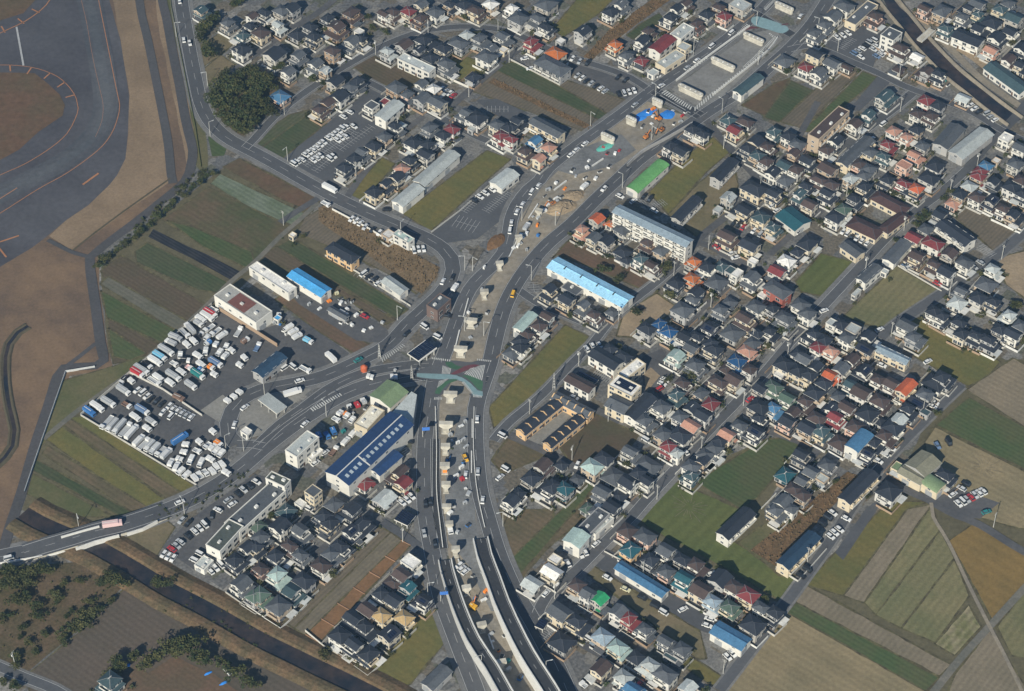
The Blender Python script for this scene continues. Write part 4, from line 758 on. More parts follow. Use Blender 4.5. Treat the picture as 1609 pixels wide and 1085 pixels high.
# larger buildings, each from three roof corners
SPECIALS = '''# 400 0 4.0175
822 765 938 665 880 625 6 l w g clinic_building | white office with two-storey front and flat grey roof beside the red-roofed annexe
1095 460 1150 430 950 337 6 l w f office_building | long white two-storey building with ribbon of windows among houses near the top edge
# 800 0 4.0175
315 475 150 390 235 350 6 g g h apartment_building | grey-walled apartment house with hipped roof beside the gravel car park
885 300 950 335 1050 250 6 r w g shop_building | building with big bright red gable roof beside the upper trunk road
1020 210 1080 250 1165 180 6 l w f shop_building | flat-roofed pale green shop just above the bright red gable roof
925 395 985 435 1115 350 4 l c f shop_building | low cream building with a large flat roof below the bright red gable
1415 570 1465 600 1605 490 5 t w g storage_building | narrow white shed with dull green roof beside the striped trunk road edge
300 865 120 770 180 740 6 g c g apartment_building | long cream apartment house with dark grey roof above the peach-roofed house
# 1200 0 3.934
340 865 275 830 465 655 10 b 5 f apartment_building | tall flat-roofed apartment block with light brown walls beside the green field strips
1050 880 1130 925 1240 800 5 g g g factory_building | grey factory hall with wide grey roof left of the long pale roofed factory
1145 935 1230 980 1420 830 5 l g g factory_building | long factory hall with pale blue-green gable roof by the upper right street
445 1000 520 1030 690 870 5 g c g apartment_building | long narrow low apartment house with grey gable roof in the upper right housing
1165 225 1325 290 1365 240 6 k w g apartment_building | dark-roofed white terrace across the river beside the riverside path
1375 430 1595 590 1640 530 4 t w g apartment_building | long teal-roofed apartment house at the right edge beyond the river
505 125 565 160 705 35 4 g c f office_building | low building with slate grey flat roof at the top beside the river
# 0 0 1
403 508 337 465 361 446 7 M w f warehouse | big cream warehouse with reddish brown patch on its roof by the truck yard
453 461 391 420 404 411 5 w w f warehouse | long low white-roofed warehouse end to end with the bright blue workshop
667 292 650 283 705 235 5 l w g storage_building | longer upper half of the pale green-roofed storage hall by the olive field
788 296 770 285 797 264 4 l w g office_building | grey-roofed low office at the end of the large car park
983 296 1003 302 1052 258 4 G w g garage_building | garage hall with bright green curved roof beside the trunk road
1116 277 1131 284 1160 254 6 k g g apartment_building | small dark-roofed apartment house standing by a dirt lane above a dry lot
# 400 270 4.0175
870 180 935 218 1068 108 5 l w g storage_building | lower half of the pale green-roofed storage hall by the trunk road corner
485 740 415 785 205 655 5 a w g workshop_building | workshop with bright sky-blue gable roof and white walls among fields
975 455 1005 420 905 362 5 L w f office_building | white office with pale teal roof beside the reed strip and trunk road
450 482 610 572 660 535 6 k y h farmhouse | large farmhouse with dark roof and tan walls alone on a dark field
800 690 915 772 970 740 4 l w g storage_building | white storage building with light grey gable roof on the narrow green field strip
1085 842 1155 880 1240 805 7 g B f office_building | brown box-shaped office building inside the curve of the trunk road
465 870 570 930 592 908 3 g g g shed | low grey shed in the cluttered storage yard beside the blue-roofed workshop
# 800 270 4.0175
1025 285 1080 310 1215 175 6 k g g apartment_building | narrow dark-roofed apartment house below the long olive lot
650 250 1110 470 1165 430 11 v w g apartment_block | very long white apartment block with blue-grey roof and balconies
238 600 710 850 785 790 5 A w g workshop_building | very long low workshop with light sky-blue roof
28 980 80 1005 175 905 6 L w g storage_building | storage hall with pale sea-green roof beside the right trunk road
# 1209 270 4.0175
40 280 160 370 260 310 4 D w g community_hall | community hall with broad deep teal roof in the right housing
835 268 640 165 690 122 4 B c h kindergarten_building | upper wing of the brown-roofed kindergarten round a courtyard
665 420 485 335 545 282 4 B c h kindergarten_building | lower wing of the brown-roofed kindergarten round a courtyard
745 385 695 352 835 247 4.3 B c h kindergarten_building | right-hand wing joining the two brown-roofed kindergarten wings
85 800 -35 725 20 680 7 g R h apartment_building | brick-red apartment house with grey roof left of the olive square field
450 472 550 542 600 502 4 g c g apartment_building | apartment house with grey gable roof beside the diagonal street
725 535 775 590 890 465 4 g w g storage_building | long low grey-roofed building with white gable end on the diagonal street
555 665 600 705 705 612 5 g w g office_building | white office with grey roof at the edge of the big striped olive field
1050 345 1235 472 1300 422 5 k w g apartment_building | long dark-roofed apartment house beside the brown ploughed square on the right
# 400 540 4.0175
45 215 -5 165 145 45 5 n g g office_building | office building with dark blue roof in the corner of the truck yard
275 710 185 680 325 555 9 l w f office_building | white three-storey office with light roof beside the long navy factory
855 400 730 325 840 230 7 E w g factory_building | factory hall with big green roof right beside the central junction
600 885 445 810 850 435 9 N w S factory_building | very long factory with navy roof, white ridge and rows of skylights
705 550 635 500 745 380 7 C c f factory_building | factory hall with flat cream roof against the navy factory
790 830 730 790 870 670 5 N w g workshop_building | small workshop with navy roof right below the long navy factory
# 800 540 4.0175
500 70 660 165 720 112 6 k w g apartment_building | dark-roofed white apartment house beside the striped car park
740 222 690 180 810 90 6 w c f clinic_building | white upper wing of the clinic with a light flat roof
620 260 770 335 840 272 8 w c s clinic_building | cream clinic wing with black solar panels on its flat roof
350 230 500 310 545 265 6 b w g apartment_building | brown-roofed white apartment house beside the row of orange-walled houses
600 385 715 440 785 378 6 g c g apartment_building | grey hip-like roofed building beside the dark-roofed hall
720 440 800 490 935 355 5 k w g apartment_building | long dark-roofed hall with pale ridge line next to the clinic
100 575 45 535 285 345 4.5 k y F row_house_block | row of new houses with orange party walls along the street
265 655 215 620 430 445 4.5 k y F row_house_block | inner row of new houses with orange party walls beside the bare brown lot
265 345 305 303 535 422 4.5 g y F row_house_block | short upper row of new houses with orange end wall by the dirt lot
# 1209 540 4.0175
665 40 860 130 888 92 5 v c g office_building | office with blue-grey roof and cream walls beside the olive field
470 650 560 682 660 575 7 u w b workshop_building | workshop with barrel-shaped blue roof among the lower right houses
510 1010 435 970 615 790 6 k c g apartment_building | long navy-roofed apartment terrace with cream end wall beside the reed bed
860 760 985 835 1085 750 6 e g g warehouse | large warehouse with olive grey roof by the farmland
815 812 955 890 990 842 5 e c g warehouse | middle warehouse with olive roof and cream front wall
965 880 1060 942 1112 885 5 E c b warehouse | warehouse with rounded moss-green roof and cream front wall
# 0 0 1
345 868 324 855 361 815 7 m w f office_building | lower block of the long white office with dark flat roof and round vents
377 836 352 822 425 757 6.4 g w f office_building | middle block of the long white office with grey plant roof
446 765 416 751 428 741 9 m w f office_building | tall end block of the long white office with dark flat roof
# 0 810 4.0175
1285 350 1230 310 1290 248 3 l w f shed | small pale shed at the lower end of the long white office car park
# 400 810 4.0175
1130 1095 1050 1060 1170 945 4 g g g storage_building | long grey-roofed building at the bottom edge beside the ramp
# 800 810 4.0175
440 205 345 150 410 75 7 L w g workshop_building | white workshop with pale green roof on the main street
500 128 430 80 565 -55 6 g g f workshop_building | long grey hall behind the pale green-roofed workshop
548 122 510 100 625 -5 4 l w f workshop_building | low annexe with light strip roof beside the long grey hall
960 512 665 330 715 290 4 u w g workshop_building | very long low workshop with bright blue roof in the lower housing
1465 850 1270 738 1330 668 5 u w g workshop_building | workshop with blue roof and white walls at the lower right car park
1385 150 1310 105 1480 -55 5.5 k w g apartment_building | navy-roofed white apartment terrace standing on the wide green field
# 1209 810 4.0175
125 335 45 297 245 100 6 n c g apartment_building | navy-roofed apartment terrace with pale porches at the edge of the farmland'''
def big_parts(L_, Wd, h, roof, wall, style, name, rg):
    P = []; hx, hy = L_/2, Wd/2; rm, wm = 'R_'+roof, 'W_'+wall; wg = G(); rf = G(); wg.box(-hx, hx, -hy, hy, -.1, h, wm)
    flat = style in 'fs'
    rise = {'g': .22*hy+.35, 'S': .30*hy, 'F': .4*hy, 'h': .4*hy}.get(style, 0)
    apt = name in ('apartment_building', 'apartment_block', 'clinic_building', 'office_building', 'kindergarten_building', 'row_house_block', 'farmhouse', 'shop_building')
    if name == 'apartment_building' and style == 'g': rise = .38*hy
    if flat:
        rf.box(-hx+.3, hx-.3, -hy+.3, hy-.3, h, h+.1, rm)
        for (x0, x1, y0, y1) in ((-hx-.1, hx+.1, -hy-.1, -hy+.3), (-hx-.1, hx+.1, hy-.3, hy+.1), (-hx-.1, -hx+.3, -hy+.3, hy-.3), (hx-.3, hx+.1, -hy+.3, hy-.3)): wg.box(x0, x1, y0, y1, h, h+.45, wm)
        for i in range(max(2, int(L_/9))):
            u = -hx+L_*(i+.5)/max(2, int(L_/9)); v = rg.uniform(-hy*.5, hy*.4); P.append(('roof_unit', G().box(-.8, .8, -.6, .6, 0, rg.uniform(.6, 1.1), 'unit'), (u, v, h+.1), 0))
        if style == 's': P.append(('solar_panel', G().box(-hx*.72, hx*.72, -hy*.5, hy*.7, h+.3, h+.5, 'solar'), (0, 0, 0), 0))
    elif style == 'h': hip(rf, hx, hy, h, rise, rm, .7)
    elif style == 'b' or (style == 'g' and roof == 'G'):
        n = 12; r = hy+.4; Z = hy*.38
        arc = [(-r*math.cos(math.pi*i/n), h+Z*math.sin(math.pi*i/n)) for i in range(n+1)]
        for (y0, z0), (y1, z1) in zip(arc, arc[1:]): rf.face([(hx+.3, y0, z0), (hx+.3, y1, z1), (-hx-.3, y1, z1), (-hx-.3, y0, z0)][::-1], rm)
        for s in (-1, 1): wg.face([(s*hx, y, zz-.06) for y, zz in (arc if s < 0 else arc[::-1])], wm)
    else:
        gable(rf, hx, hy, h, rise, rm, wm, wg, .5)
        if name not in ('apartment_building', 'farmhouse'):
            n = int(L_/3.2); s = rise/(hy+.5)
            for i in range(1, n):
                x = -hx+L_*i/n
                for d in (-1, 1): rf.face([(x-.05*d, d*(hy+.4), h+rise-s*(hy+.4)+.05), (x+.05*d, d*(hy+.4), h+rise-s*(hy+.4)+.05), (x+.05*d, 0, h+rise+.05), (x-.05*d, 0, h+rise+.05)], rm)
        rf.box(-hx-.45, hx+.45, -.22, .22, h+rise-.06, h+rise+.16, 'unit' if style == 'S' else rm)
        if style == 'S':
            s = rise/(hy+.5)
            for i in range(14):
                x = -hx*.9+i*L_*.9/14
                y0, y1 = -hy*.62, -hy*.36; P.append(('skylight', G().face([(x, y0, h+rise+s*y0+.06), (x+L_*.035, y0, h+rise+s*y0+.06), (x+L_*.035, y1, h+rise+s*y1+.06), (x, y1, h+rise+s*y1+.06)], 'skyl'), (0, 0, 0), 0))
            for x in (-hx*.38,): P.append(('roof_rib', G().face([(x, -hy-.4, h+.16), (x+.7, -hy-.4, h+.16), (x+.7, 0, h+rise+.12), (x, 0, h+rise+.12)], 'unit'), (0, 0, 0), 0))
        if roof == 'A':
            for i in range(4): P.append(('roof_vent', G().box(-.25, .25, -1, 1, 0, .5, 'machd'), (-hx+L_*(i+.8)/4.6, -hy*.1, h+rise-.3), 0))
    if roof == 'M':
        P.append(('roof_patch', G().box(-hx*.45, hx*.35, -hy*.8, hy*.8, h+.1, h+.18, 'rust'), (0, 0, 0), 0))
    if style == 'F':
        n = 5
        for i in range(n+1):
            x = -hx+L_*i/n; s = rise/(hy+.5); y = hy+.7
            q = [(y, h-.4), (0, h+rise+.5), (-y, h-.4)]; fg = G()
            for d in (-.22, .22): fg.face([(d, yy, zz) for yy, zz in (q if d < 0 else q[::-1])], wm)
            fg.face([(-.22, y, h-.4), (.22, y, h-.4), (.22, 0, h+rise+.5), (-.22, 0, h+rise+.5)], wm); fg.face([(-.22, 0, h+rise+.5), (.22, 0, h+rise+.5), (.22, -y, h-.4), (-.22, -y, h-.4)], wm)
            P.append(('party_wall', fg, (x, 0, 0), 0))
    P.insert(0, ('wall', wg, (0, 0, 0), 0)); P.insert(1, ('roof', rf, (0, 0, 0), 0))
    fl = max(1, round((h-.4)/2.9)); bay = 4.0 if apt else 6.5; cnt = 0
    big = h > 8 and name == 'apartment_block'
    for sd in 'SWEN':
        half = hx if sd in 'SN' else hy; n = max(1, int(2*half/bay))
        for i in range(n):
            u = -half+(i+.5)*2*half/n
            for k in range(fl):
                if cnt >= 95: continue
                if not apt and k < fl-1 and sd in 'SN' : continue
                key = win(2.2, 1.5) if (apt and sd in 'SN') else win(1.4, 1.0); P.append(('window', key, on_side(sd, hx, hy, u, k*2.9+.8 if k or apt else 1.6), SIDES[sd][2])); cnt += 1
            if sd == 'S' and apt and (i % 2 == 0) and name != 'kindergarten_building' and L_ > 14: P.append(('door', G().box(-.5, .5, -.07, .05, 0, 2.1, 'doorb'), on_side('S', hx, hy, u+1.75, 0), 0))
        if not apt and sd in 'WE': P.append(('shutter_door', G().box(-min(2, half*.5), min(2, half*.5), -.09, .05, 0, min(3.4, h*.7), 'steel'), on_side(sd, hx, hy, -half*.3, 0), SIDES[sd][2]))
        if not apt and sd == 'S':
            for i in range(max(1, int(L_/14))): P.append(('shutter_door', G().box(-1.8, 1.8, -.09, .05, 0, 3.0, 'steel'), on_side(sd, hx, hy, -hx+(i+.3)*14, 0), 0))
    if apt and name in ('apartment_building', 'apartment_block') and L_ > 15:
        n = max(2, int(L_/5.5)); lv = range(1, fl)
        for i in range(n):
            u = -hx+(i+.5)*L_/n; bw = L_/n*.43
            for k in lv:
                bb = G(); bb.box(-bw, bw, -1.2, -.02, 0, .12, wm); bb.box(-bw, bw, -1.25, -1.15, .12, 1.1, 'W_w'); bb.box(-bw, -bw+.1, -1.15, -.02, .12, 1.1, wm); bb.box(bw-.1, bw, -1.15, -.02, .12, 1.1, wm)
                if rg.random() < .5: bb.box(-bw*.9, -bw*.5, -1.1, -.05, .12, 2.4, wm)
                P.append(('balcony', bb, (u, -hy, k*2.9-.1), 0))
    return P
BIG_POS = []
org = (0, 0); f = 1; bi = 0
for l in SPECIALS.split('\n'):
    if l.startswith('#'): t = l[1:].split(); org = (float(t[0]), float(t[1])); f = float(t[2]); continue
    d, label = l.split(' | '); t = d.split(); c = list(map(float, t[:7])); h = c[6]; bi += 1
    p1, p2, p3 = [at(org[0]+c[i]/f, org[1]+c[i+1]/f, h) for i in (0, 2, 4)]
    e1, e2 = p2-p1, p3-p2; ctr = (p1+p3)/2
    if e1.length > e2.length: lo, shv = e1, e2
    else: lo, shv = e2, e1
    L_ = lo.length; u = lo/L_; Wd = (shv-u*shv.dot(u)).length; an = math.atan2(u.y, u.x)
    if -math.cos(an) > 0: an += math.pi             # local -Y looks towards the viewer
    BIG_POS.append((ctr.x, ctr.y, max(L_, Wd)/2, an, L_/2, Wd/2))
    nm = t[10]; root = thing(nm, nm.replace('_', ' '), '', None, (ctr.x, ctr.y, 0), an, label=label)
    put_parts(root, big_parts(L_, Wd, h, t[7], t[8], t[9], nm, random.Random(bi)))
def in_big(x, y, pad=0):
    for (cx, cy, r, an, hx, hy) in BIG_POS:
        dx, dy = x-cx, y-cy
        if dx*dx+dy*dy > (r*1.5+pad)**2+400: continue
        u = dx*math.cos(an)+dy*math.sin(an); v = -dx*math.sin(an)+dy*math.cos(an)
        if abs(u) < hx+pad and abs(v) < hy+pad: return True
    return False
def in_house(x, y, pad=0): return any(abs(x-a)+abs(y-b) < 2*(r+pad) and (x-a)**2+(y-b)**2 < (r+pad)**2 for a, b, r in HOUSE_POS)
def poly_building(pts, h, roof, wall, label, name, h2=None):     # irregular plan, roof corner pixels
    P = [at(x, y, hh) for x, y, hh in pts]; c = sum(P, Vector())/len(P); o = thing(name, name.replace('_', ' '), '', None, (c.x, c.y, 0), label=label)
    C = Vector((c.x, c.y, 0)); P = [p-C for p in P]; g = G(); n = len(P)
    for i in range(n): a, b = P[i], P[(i+1) % n]; g.face([(a.x, a.y, 0), (b.x, b.y, 0), tuple(b), tuple(a)], 'W_'+wall)
    link('wall', g.mesh('wall'), o); g = G(); g.face([v+Vector((0, 0, .02)) for v in P], 'R_'+roof); link('roof', g.mesh('roof'), o)
    BIG_POS.append((c.x, c.y, 12, 0, 10, 8)); return o
def tp(s, o, f): v = list(map(float, s.split())); return [(o[0]+v[i]/f, o[1]+v[i+1]/f, v[i+2]) for i in range(0, len(v), 3)]
poly_building(tp('865 435 7 990 300 7 1025 320 7 995 520 7 940 460 7', (400, 540), 4.0175), 7, 'l', 'g', 'wedge-shaped factory hall with pale grey roof beside the central junction', 'factory_building')
# canopies on posts
def canopy(cs, h, roof, label, panels=0, name='canopy_shelter'):
    p1, p2, p3 = [at(x, y, h) for x, y in cs]; e1, e2 = p2-p1, p3-p2; lo, sh = (e1, e2) if e1.length > e2.length else (e2, e1)
    L_ = lo.length; u = lo/L_; Wd = (sh-u*sh.dot(u)).length; an = math.atan2(u.y, u.x); c = (p1+p3)/2
    o = thing(name, 'canopy', '', None, (c.x, c.y, 0), an, label=label); BIG_POS.append((c.x, c.y, L_/2, an, L_/2, Wd/2))
    g = G().box(-L_/2, L_/2, -Wd/2, Wd/2, h-.6, h, 'W_w', 'R_'+roof); link('roof', g.mesh('roof'), o)
    for a in (-.4, 0, .4):
        for b in (-.38, .38): link('post', G().box(-.2, .2, -.2, .2, 0, h-.6, 'pole').mesh('post'), o, (a*L_, b*Wd, 0))
    for i in range(panels):
        x = -L_/2+L_*(i+.5)/panels; link('solar_panel', G().box(-L_/panels*.44, L_/panels*.44, -Wd*.44, Wd*.44, h+.1, h+.2, 'solar').mesh('solar_panel'), o, (x, 0, 0))
def q4(o, f, *a): return [(o[0]+a[i]/f, o[1]+a[i+1]/f) for i in range(0, len(a), 2)]
canopy(q4((400, 540), 4.0175, 140, 440, 20, 350, 85, 305), 4.5, 'l', 'pale flat canopy shelter on posts inside the road loop')
canopy(q4((400, 540), 4.0175, 1045, 105, 955, 65, 1070, -20), 4.5, 'w', 'white canopy with a row of dark solar panels near the junction', 6, 'solar_canopy')
canopy(q4((400, 810), 4.0175, 960, 60, 875, 20, 940, -40), 3, 'k', 'car canopy with dark striped solar panels beside the trunk road', 5, 'solar_canopy')
canopy(q4((800, 810), 4.0175, 210, 725, 165, 690, 200, 640), 2.8, 'k', 'small dark solar car canopy in the lower car park', 4, 'solar_canopy')
canopy(q4((800, 540), 4.0175, 545, 250, 420, 190, 440, 165), 2.6, 'k', 'long narrow dark carport behind the brown-roofed apartment house', 6, 'solar_canopy')

# ------------------------------------------------------------------ bridge piers and site things
def pier(x, y, h, w, d, long_=False, ang=0, orange=False, label=''):
    p = at(x, y, h*.5); o = thing('bridge_pier', 'bridge pier', 'white concrete %s pier' % ('slab' if long_ else 'T-shaped') if not orange else '', 'unfinished bridge piers of the new road', (p.x, p.y, 0), math.radians(ang), label=label or None)
    if long_:
        g = G(); n = 16; prof = []
        for i in range(n):
            t = 2*math.pi*i/n; cx = (w/2-d/2)*(1 if math.cos(t) > 0 else -1); prof.append((cx+d/2*math.cos(t), d/2*math.sin(t)))
        lev = [(0, .93), (h*.55, .93), (h*.72, 1.0), (h*.93, 1.0), (h, .97)]
        for (z0, s0), (z1, s1) in zip(lev, lev[1:]):
            for i in range(n): a, b = prof[i], prof[(i+1) % n]; g.face([(a[0]*s0, a[1]*s0, z0), (b[0]*s0, b[1]*s0, z0), (b[0]*s1, b[1]*s1, z1), (a[0]*s1, a[1]*s1, z1)], 'cement')
        g.face([(a[0]*.97, a[1]*.97, h) for a in prof], 'cement'); sh_ = link('shaft', g.mesh('shaft'), o)
        for i in range(5): link('bearing_block', G().box(-.4, .4, -.5, .5, 0, .35, 'unit').mesh('bearing_block'), sh_, (-w*.4+i*w*.2, 0, h))
    else:
        cw = w*.42; g = G().box(-cw/2, cw/2, -d*.36, d*.36, 0, h*.62, 'V_o' if orange else 'cement'); link('column', g.mesh('column'), o)
        g = G(); a, b = h*.52, h*.78; X = w/2; Y = d/2; c0 = cw/2
        for s in (-1, 1):
            q = [(-c0, a), (c0, a), (X, b), (X, h), (-X, h), (-X, b)]; g.face([(xx, s*Y, zz) for xx, zz in (q if s < 0 else q[::-1])], 'cement')
        q = [(-c0, a), (c0, a), (X, b), (X, h), (-X, h), (-X, b)]
        for (x0, z0), (x1, z1) in zip(q, q[1:]+q[:1]): g.face([(x0, -Y, z0), (x0, Y, z0), (x1, Y, z1), (x1, -Y, z1)][::-1], 'cement')
        link('cap', g.mesh('cap'), o)
        g = G(); g.box(-cw*.8, cw*.8, -d*.75, d*.75, 0, .5, 'cement'); link('footing', g.mesh('footing'), o)
for x, y, h, w, a in ((761, 462, 5.5, 4.6, 5), (785, 417, 5, 4.2, 8), (740, 507, 5.5, 7, -8), (724, 552, 6, 7.2, -5), (708, 623, 6, 7.2, -3), (701, 671, 6.5, 7.2, -2), (700, 705, 6, 4.8, 0), (701, 765, 6, 4.6, 0), (702, 798, 4, 4.6, 0), (706, 826, 5, 4, 4), (716, 866, 5.5, 4.2, 6), (733, 927, 5.5, 4.4, 12), (757, 985, 5.5, 4.6, 14), (788, 1044, 5.5, 4.6, 16), (815, 376, 5, 4, 8), (847, 334, 4.5, 4.2, -20)):
    pier(x, y, h*.92, w*.86, 2.2, False, a)
pier(699, 735, 5, 4.4, 2.6, orange=True, label='bridge pier with an orange-wrapped column in the median site')
for x, y, w, h in ((955, 217, 8.5, 3.6), (992, 190, 6.5, 4), (1033, 161, 6.5, 3.6), (1085, 144, 15.5, 3.5), (1136, 101, 15, 3.2), (1184, 61, 13, 3.2), (1232, 12, 12, 3.2)): pier(x, y, h, w, 2.8, True, -38)
def excavator(x, y, rz, label, mat='mach'):
    p = at(x, y); o = thing('excavator', 'excavator', '', 'excavators on the road site', (p.x, p.y, ground_z(p.x, p.y)), rz, label=label)
    for s in (-1, 1): link('track', G().box(-2, 2, s*1.2-.35, s*1.2+.35, 0, .9, 'machd').mesh('track'), o)
    link('body', G().box(-1.9, 1.2, -1.3, 1.3, .9, 2.3, mat).mesh('body'), o); link('cab', G().box(.1, 1.5, .2, 1.2, 2.3, 3.4, 'glass', mat).mesh('cab'), o)
    g = G()
    for (a, b) in (((1.2, 1.8), (4.2, 4.6)), ((4.2, 4.6), (6.3, 1.2))):
        g.face([(a[0], -.25, a[1]), (b[0], -.25, b[1]), (b[0]+.1, -.25, b[1]+.7), (a[0]-.1, -.25, a[1]+.7)], mat); g.face([(a[0], .25, a[1]), (a[0]-.1, .25, a[1]+.7), (b[0]+.1, .25, b[1]+.7), (b[0], .25, b[1])], mat); g.face([(a[0]-.1, -.25, a[1]+.7), (b[0]+.1, -.25, b[1]+.7), (b[0]+.1, .25, b[1]+.7), (a[0]-.1, .25, a[1]+.7)], mat)
    link('boom', g.mesh('boom'), o); link('bucket', G().box(5.8, 6.8, -.6, .6, .3, 1.3, 'machd').mesh('bucket'), o); o.scale = (.72, .72, .72)
excavator(1035, 188, 2.2, 'orange excavator among the blue tarpaulins'); excavator(1015, 217, .8, 'orange excavator on the gravel below the blue tarpaulins'); excavator(1039, 206, 4, 'orange excavator nearest the right trunk road by the tarpaulins')
excavator(743, 954, 1.2, 'small orange excavator between the two bottom ramps'); excavator(869, 322, 3.6, 'orange excavator beside the tan earth heap')
def heap(x, y, rx, ry, h, mat, name, cat, label, rz=0, n=9):
    p = at(x, y); rg = random.Random(int(x*7+y)); g = G(); R = []
    for i in range(n+1):
        t = i/n; row = []
        for k in range(18):
            a = 2*math.pi*k/18; j = 1+rg.uniform(-.12, .12); row.append((rx*(1-t)*math.cos(a)*j, ry*(1-t)*math.sin(a)*j, h*(1-(1-t)**2)*(1+rg.uniform(-.12, .12)) if i else 0))
        R.append(row)
    for i in range(n):
        for k in range(18): q = (k+1) % 18; g.face([R[i][k], R[i][q], R[i+1][q], R[i+1][k]], mat)
    o = thing(name, cat, '', None, (p.x, p.y, ground_z(p.x, p.y)), rz, g.mesh(name), label=label)
heap(882, 326, 8, 5, 2.6, 'sand', 'earth_heap', 'earth heap', 'tan earth heap by an excavator in the road site', .5); heap(900, 308, 6, 4, 1.8, 'sand', 'earth_heap', 'earth heap', 'low tan earth heap just above the larger heap', .4); heap(780, 380, 7, 3.5, 1.5, 'oran', 'earth_heap', 'earth heap', 'orange earth heap beside the junction bend', 1)
for (x, y, rx, ry, m, lb) in ((1015, 178, 6, 2.6, 'tarp', 'long blue tarpaulin left of the excavator on the site'), (1049, 180, 4, 3.4, 'tarp', 'bright blue tarpaulin right of the orange excavator'), (1006, 186, 4, 2, 'tarp', 'lowest blue tarpaulin beside a white slab pier'), (951, 231, 5, 2.4, 'tarpg', 'teal tarpaulin beside the rounded slab pier'), (200, 1046, 2.5, 1.6, 'tarp', 'blue tarpaulin on the heath under dark trees'), (327, 1058, 3, 1.2, 'tarp', 'thin blue tarpaulin right of the tree belt'), (352, 1073, 3.5, 1.4, 'tarp', 'blue tarpaulin on dry heath at the bottom edge')):
    heap(x, y, rx*(.6 if y > 900 else 1), ry*(.5 if y > 900 else 1), .6, m, 'tarpaulin', 'tarpaulin', lb, .6, 4)
def tank(x, y, r, h, mat, label):
    p = at(x, y, h/2); g = G(); n = 20
    for i in range(n):
        a, b = 2*math.pi*i/n, 2*math.pi*(i+1)/n; A, B = (r*math.cos(a), r*math.sin(a)), (r*math.cos(b), r*math.sin(b)); g.face([(*A, 0), (*B, 0), (*B, h), (*A, h)], mat); g.face([(*A, h), (*B, h), (B[0]*.3, B[1]*.3, h+1), (A[0]*.3, A[1]*.3, h+1)], mat)
        g.face([(A[0]*.3, A[1]*.3, h+1), (B[0]*.3, B[1]*.3, h+1), (0, 0, h+1.1)], mat)
    thing('round_tank', 'tank', '', None, (p.x, p.y, 0), 0, g.mesh('round_tank'), label=label)
tank(572, 579, 1.6, 2.6, 'R_O', 'round orange-red tank between the merging roads')
def sign(x, y, rz, label):
    p = at(x, y, 4); o = thing('road_sign', 'road sign', '', 'blue overhead road signs', (p.x, p.y, 0), rz, label=label)
    link('sign_post', G().box(-.12, .12, -.12, .12, 0, 6.4, 'pole').mesh('sign_post'), o); link('sign_panel', G().box(-.2, 3.2, -.2, -.1, 4.4, 6.4, 'signb').mesh('sign_panel'), o)
sign(664, 677, .1, 'blue road sign over the left trunk road below the junction'); sign(692, 935, .1, 'blue road sign at the foot of the left ramp')
# garden plots outlined in white in the orange soil
for i in range(7):
    t = i/6; a = (480+(630-480)*t, 997+(849-997)*t); b = (502+(645-502)*t, 1010+(857-1010)*t)
    g = G(); A, B = at(*a), at(*b); d = (B-A).normalized(); n = Vector((-d.y, d.x, 0))*.15; U = Vector((0, 0, .35)); g.face([A-n+U, B-n+U, B+n+U, A+n+U], 'bed'); g.face([A-n, B-n, B-n+U, A-n+U], 'bed'); g.face([B+n, A+n, A+n+U, B+n+U], 'bed')
    o = link('plot_kerb', g.mesh('plot_kerb')); o['category'] = 'kerb'; o['group'] = 'kerbs between the orange soil plots'; o['label'] = 'thin pale kerb dividing the orange soil plots, %s from the bottom' % ('first second third fourth fifth sixth seventh'.split()[i])

# ------------------------------------------------------------------ vehicles
def car_meshes(col, van=False):
    b = 'V_'+col; g = G(); L_ = 2.2; H = 1.0 if not van else 1.25; T = 1.5 if not van else 1.95
    pr = [(-L_, .3), (L_, .3), (L_, .75), (L_*.55, .98), (-L_*.95, 1.0), (-L_, .8)]
    for s in (-1, 1): g.face([(x, s*.85, z) for x, z in (pr if s < 0 else pr[::-1])], b)
    for (x0, z0), (x1, z1) in zip(pr, pr[1:]+pr[:1]): g.face([(x0, .85, z0), (x0, -.85, z0), (x1, -.85, z1), (x1, .85, z1)], b)
    f0, f1, r0, r1 = (L_*.5, L_*.2, -L_*.7, -L_*.93) if not van else (L_*.85, L_*.62, -L_*.9, -L_*.97)
    g.face([(r0, -.68, T), (f1, -.68, T), (f1, .68, T), (r0, .68, T)], b)
    w = G(); w.face([(f0, -.8, .97), (f0, .8, .97), (f1, .68, T-.02), (f1, -.68, T-.02)], 'glass'); w.face([(r1, .8, .97), (r1, -.8, .97), (r0, -.68, T-.02), (r0, .68, T-.02)], 'glass')
    for s in (-1, 1): q = [(r1, s*.8, .97), (f0, s*.8, .97), (f1, s*.68, T-.02), (r0, s*.68, T-.02)]; w.face(q if s < 0 else q[::-1], 'glass')
    return g.mesh('car_body'), w.mesh('window_glass')
def wheel_mesh(r=.33):
    g = G(); n = 10
    for s in (-.1, .1): g.face([(r*math.cos(2*math.pi*i/n), s, r*math.sin(2*math.pi*i/n)) for i in (range(n) if s < 0 else range(n-1, -1, -1))][::-1], 'tyre')
    for i in range(n):
        a, b = 2*math.pi*i/n, 2*math.pi*(i+1)/n; g.face([(r*math.cos(a), -.1, r*math.sin(a)), (r*math.cos(b), -.1, r*math.sin(b)), (r*math.cos(b), .1, r*math.sin(b)), (r*math.cos(a), .1, r*math.sin(a))], 'tyre')
    return g.mesh('wheel')
WHEEL = wheel_mesh(); WHEELB = wheel_mesh(.5); CM = {}
CNV = dict(w='white', k='black', g='grey', s='silver', r='red', u='blue', a='light blue', y='yellow', o='orange', t='teal', v='slate blue', b='brown', p='pinkish white', E='lime green', c='cream')
